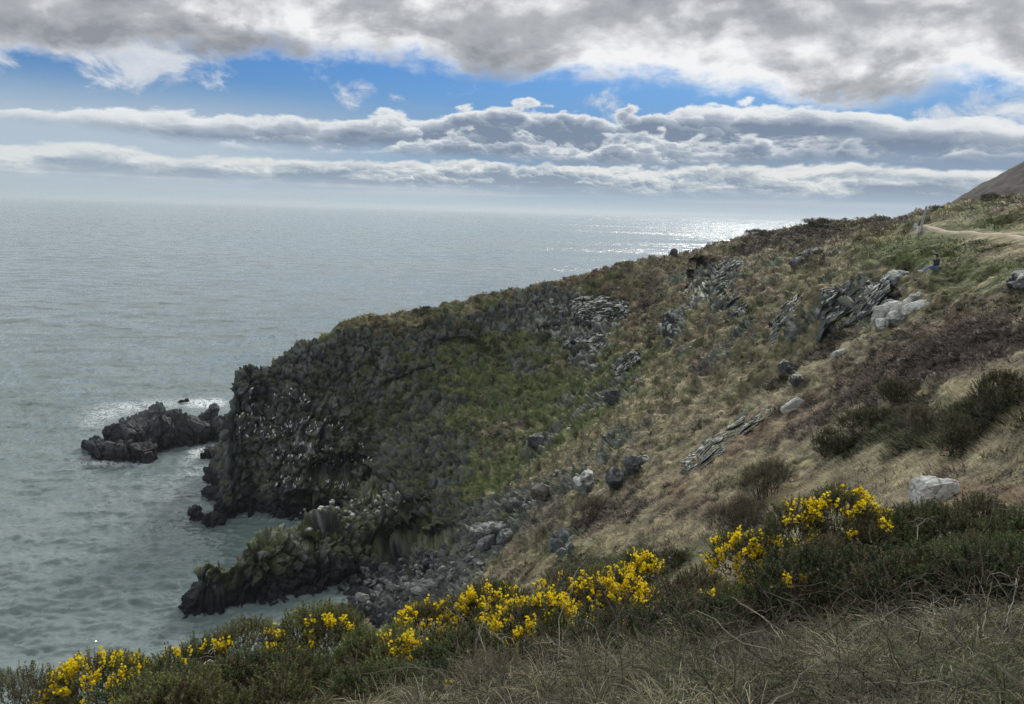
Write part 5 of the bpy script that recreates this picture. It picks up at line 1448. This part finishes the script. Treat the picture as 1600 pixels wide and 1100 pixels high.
# ------------------------------------------------------------------ posts by the path
def beam(bm, a, b, w, d, taper=1.0):
    a, b = Vector(a), Vector(b)
    z = (b - a).normalized(); x = z.cross(Vector((0, 1, 0.01))).normalized(); y = z.cross(x)
    vs = []
    for q, k in ((a, 1.0), (b, taper)):
        for sx, sy in ((-1, -1), (1, -1), (1, 1), (-1, 1)): vs.append(bm.verts.new(q + x * (w * k * sx / 2) + y * (d * k * sy / 2)))
    for f in ((0, 1, 2, 3), (7, 6, 5, 4), (0, 4, 5, 1), (1, 5, 6, 2), (2, 6, 7, 3), (3, 7, 4, 0)): bm.faces.new([vs[i] for i in f])
def bm_obj(name, build, mat, parent=None, bev=0.01):
    bm = bmesh.new(); build(bm)
    bmesh.ops.recalc_face_normals(bm, faces=bm.faces)
    if bev: bmesh.ops.bevel(bm, geom=list(bm.edges), offset=bev, segments=2, affect='EDGES')
    me = bpy.data.meshes.new(name); bm.to_mesh(me); bm.free()
    return link(name, me, mat, parent)
def base_at(px, py, name, label, cat, group=None):
    g, k = ground(px, py, 1.5)
    r = bpy.data.objects.new(name, None); col.objects.link(r); r.location = g; r.empty_display_size = .2
    return tag(r, label, cat, group), np.linalg.norm(g - CAM) / F_PX
M_post = plain_mat('weathered_wood', (.42, .40, .36), 0.9, 0.3, 8)
M_white = plain_mat('faded_white_paint', (.62, .63, .60), 0.7, 0.2, 12)
M_stone = plain_mat('post_stone', (.27, .265, .26), 0.95, 0.35, 9)
M_dark = plain_mat('dark_letters', (.10, .12, .10), 0.8, 0.1)
r, s = base_at(1436, 362, 'wooden_post', 'tall thin grey post leaning right at the start of the path', 'post')
bm_obj('shaft', lambda b: beam(b, (0, 0, -.3), (5 * s, 0, 34 * s), .15, .13, .85), M_post, r)
bm_obj('base_block', lambda b: (beam(b, (-.10, 0, -.2), (-.06, 0, .42), .26, .24, .85)), M_white, r, .02)
bm_obj('brace', lambda b: beam(b, (.30, .05, -.1), (.06, .0, .62), .07, .07), M_post, r)
r, s = base_at(1429, 358, 'notice_board', 'small pale notice board on a short post left of the tall thin post', 'sign')
bm_obj('stake', lambda b: beam(b, (0, .03, -.2), (0, .03, .55), .07, .05), M_post, r)
bm_obj('panel', lambda b: beam(b, (0, -.03, .12), (0, -.03, .50), .26, .03), M_white, r, .006)
r, s = base_at(1434, 352, 'marker_post', 'short post with a white tip beside the tall thin post', 'post')
bm_obj('shaft', lambda b: beam(b, (0, 0, -.2), (0, 0, .62), .10, .10, .9), M_post, r)
bm_obj('tip', lambda b: beam(b, (0, 0, .622), (0, 0, .74), .11, .11, .8), M_white, r)
for px, py, lb, hh in ((1413, 350, 'slim grey stone pillar, farthest left of the path posts', .58), (1424, 350, 'stout grey stone pillar next to the notice board', .62)):
    r, s = base_at(px, py, 'stone_pillar', lb, 'pillar')
    w_ = .22 if px < 1420 else .32
    bm_obj('shaft', lambda b: beam(b, (0, 0, -.3), (0, 0, hh), w_, w_, .92), M_stone, r, .02)
    bm_obj('cap', lambda b: beam(b, (0, 0, hh + .002), (0, 0, hh + .07), w_ * 1.05, w_ * 1.05, .55), M_stone, r, .015)

# ------------------------------------------------------------------ the person sitting on the bank
def skin(name, chains, mat, parent, sub=2):
    """chains: lists of (x, y, z, radius); a chain may start at an earlier joint given as (chain, index)."""
    bm = bmesh.new(); ids, rad = [], []
    for ch in chains:
        cur, prev = [], None
        for j in ch:
            if len(j) == 2: prev = ids[j[0]][j[1]]; cur.append(prev); continue
            v = bm.verts.new(j[:3]); rad.append(j[3])
            if prev is not None: bm.edges.new((prev, v))
            prev = v; cur.append(v)
        ids.append(cur)
    me = bpy.data.meshes.new(name); bm.to_mesh(me); bm.free()
    o = link(name, me, mat, parent)
    md = o.modifiers.new('skin', 'SKIN'); md.use_smooth_shade = True
    if not me.skin_vertices: 
        bpy.context.view_layer.objects.active = o
    for i, sv in enumerate(me.skin_vertices[0].data):
        sv.radius = (rad[i], rad[i]); sv.use_root = (i == 0)
    o.modifiers.new('sub', 'SUBSURF').levels = sub
    o.modifiers['sub'].render_levels = sub
    return o
def person(px, py, heading, label):
    g, k = ground(px, py, 1.5)
    r = bpy.data.objects.new('person', None); col.objects.link(r)
    r.location = g + np.array([0, 0, 0.05]); r.rotation_euler = (0, 0, heading); r.empty_display_size = .2
    tag(r, label, 'person')
    ms = plain_mat('skin', (.55, .36, .27), 0.6, 0.1); mj = plain_mat('navy_jacket', (.022, .026, .055), 0.85, 0.3)
    mt = plain_mat('blue_jeans', (.16, .24, .36), 0.9, 0.25); mw = plain_mat('white_trainers', (.75, .75, .72), 0.7, 0.1); mh = plain_mat('dark_hair', (.02, .016, .013), 0.7, 0.3)
    # facing +X, +Y to the left hand; legs reach down the slope
    def arm(s, el, wr, hd): return [(0, 3), (-.02, .17 * s, .56, .060), (*el, .048), (*wr, .034), (*hd, .034)]
    body = [[(0, 0, .12, .13), (-.05, 0, .30, .125), (-.04, 0, .45, .13), (0, 0, .57, .10), (.04, 0, .66, .055), (.07, 0, .75, .085), (.08, 0, .85, .085)],
            [(0, 0), (.05, .10, .13, .085), (.42, .12, .20, .065), (.84, .11, -.08, .042), (.93, .11, -.07, .035)],
            [(0, 0), (.05, -.10, .13, .085), (.44, -.12, .17, .065), (.80, -.10, -.10, .042), (.90, -.10, -.09, .035)],
            arm(1, (.10, .23, .36), (.30, .16, .26), (.37, .13, .25)), arm(-1, (-.20, -.25, .34), (-.26, -.28, .12), (-.25, -.29, .05)),
            [(0, 5), (.155, 0, .765, .018)]]
    for ai, (hx, hy, hz), s in ((3, (.37, .13, .25), 1), (4, (-.25, -.29, .05), -1)):
        for q in range(4): body.append([(ai, 4), (hx + .05, hy + (q - 1.5) * .017, hz - .005, .009), (hx + .085 - abs(q - 1.4) * .006, hy + (q - 1.5) * .018, hz - .025, .0075)])
        body.append([(ai, 4), (hx + .015, hy - .035 * s, hz + .01, .010), (hx + .05, hy - .048 * s, hz, .008)])
    skin('body', body, ms, r)
    skin('jacket', [[(0, 0, .16, .155), (-.05, 0, .30, .155), (-.05, 0, .45, .16), (-.01, 0, .56, .125), (.02, 0, .64, .078)],
                    [(0, 3), (-.02, .17, .56, .078), (.10, .23, .36, .064), (.29, .165, .265, .046)], [(0, 3), (-.02, -.17, .56, .078), (-.20, -.25, .34, .064), (-.255, -.275, .15, .048)],
                    [(0, 4), (-.03, 0, .70, .07)]], mj, r)
    skin('trousers', [[(0, 0, .115, .15), (.05, .10, .13, .105), (.42, .12, .20, .082), (.80, .11, -.055, .058)], [(0, 0), (.05, -.10, .13, .105), (.44, -.12, .17, .082), (.77, -.10, -.075, .058)]], mt, r)
    for hx, hy, hz in ((.85, .11, -.085), (.82, -.10, -.105)):
        skin('shoe', [[(hx - .03, hy, hz - .01, .050), (hx + .06, hy, hz + .03, .046), (hx + .14, hy, hz + .08, .036)]], mw, r)
    skin('hair', [[(.045, 0, .81, .095), (.06, 0, .885, .082), (.09, 0, .905, .06)], [(0, 0), (.0, 0, .74, .07)]], mh, r)
    for sy in (-1, 1):
        skin('ear', [[(.065, .088 * sy, .765, .014), (.062, .094 * sy, .79, .014)]], ms, r, 1)
        skin('eye', [[(.147, .032 * sy, .80, .008), (.150, .036 * sy, .80, .007)]], mh, r, 1)
    skin('mouth', [[(.148, -.022, .725, .006), (.153, 0, .723, .007), (.148, .022, .725, .006)]], plain_mat('lips', (.35, .14, .12)), r, 1)
    return r
person(1461, 423, R(188), 'person in navy jacket and blue jeans sitting on the grassy bank with legs stretched out')
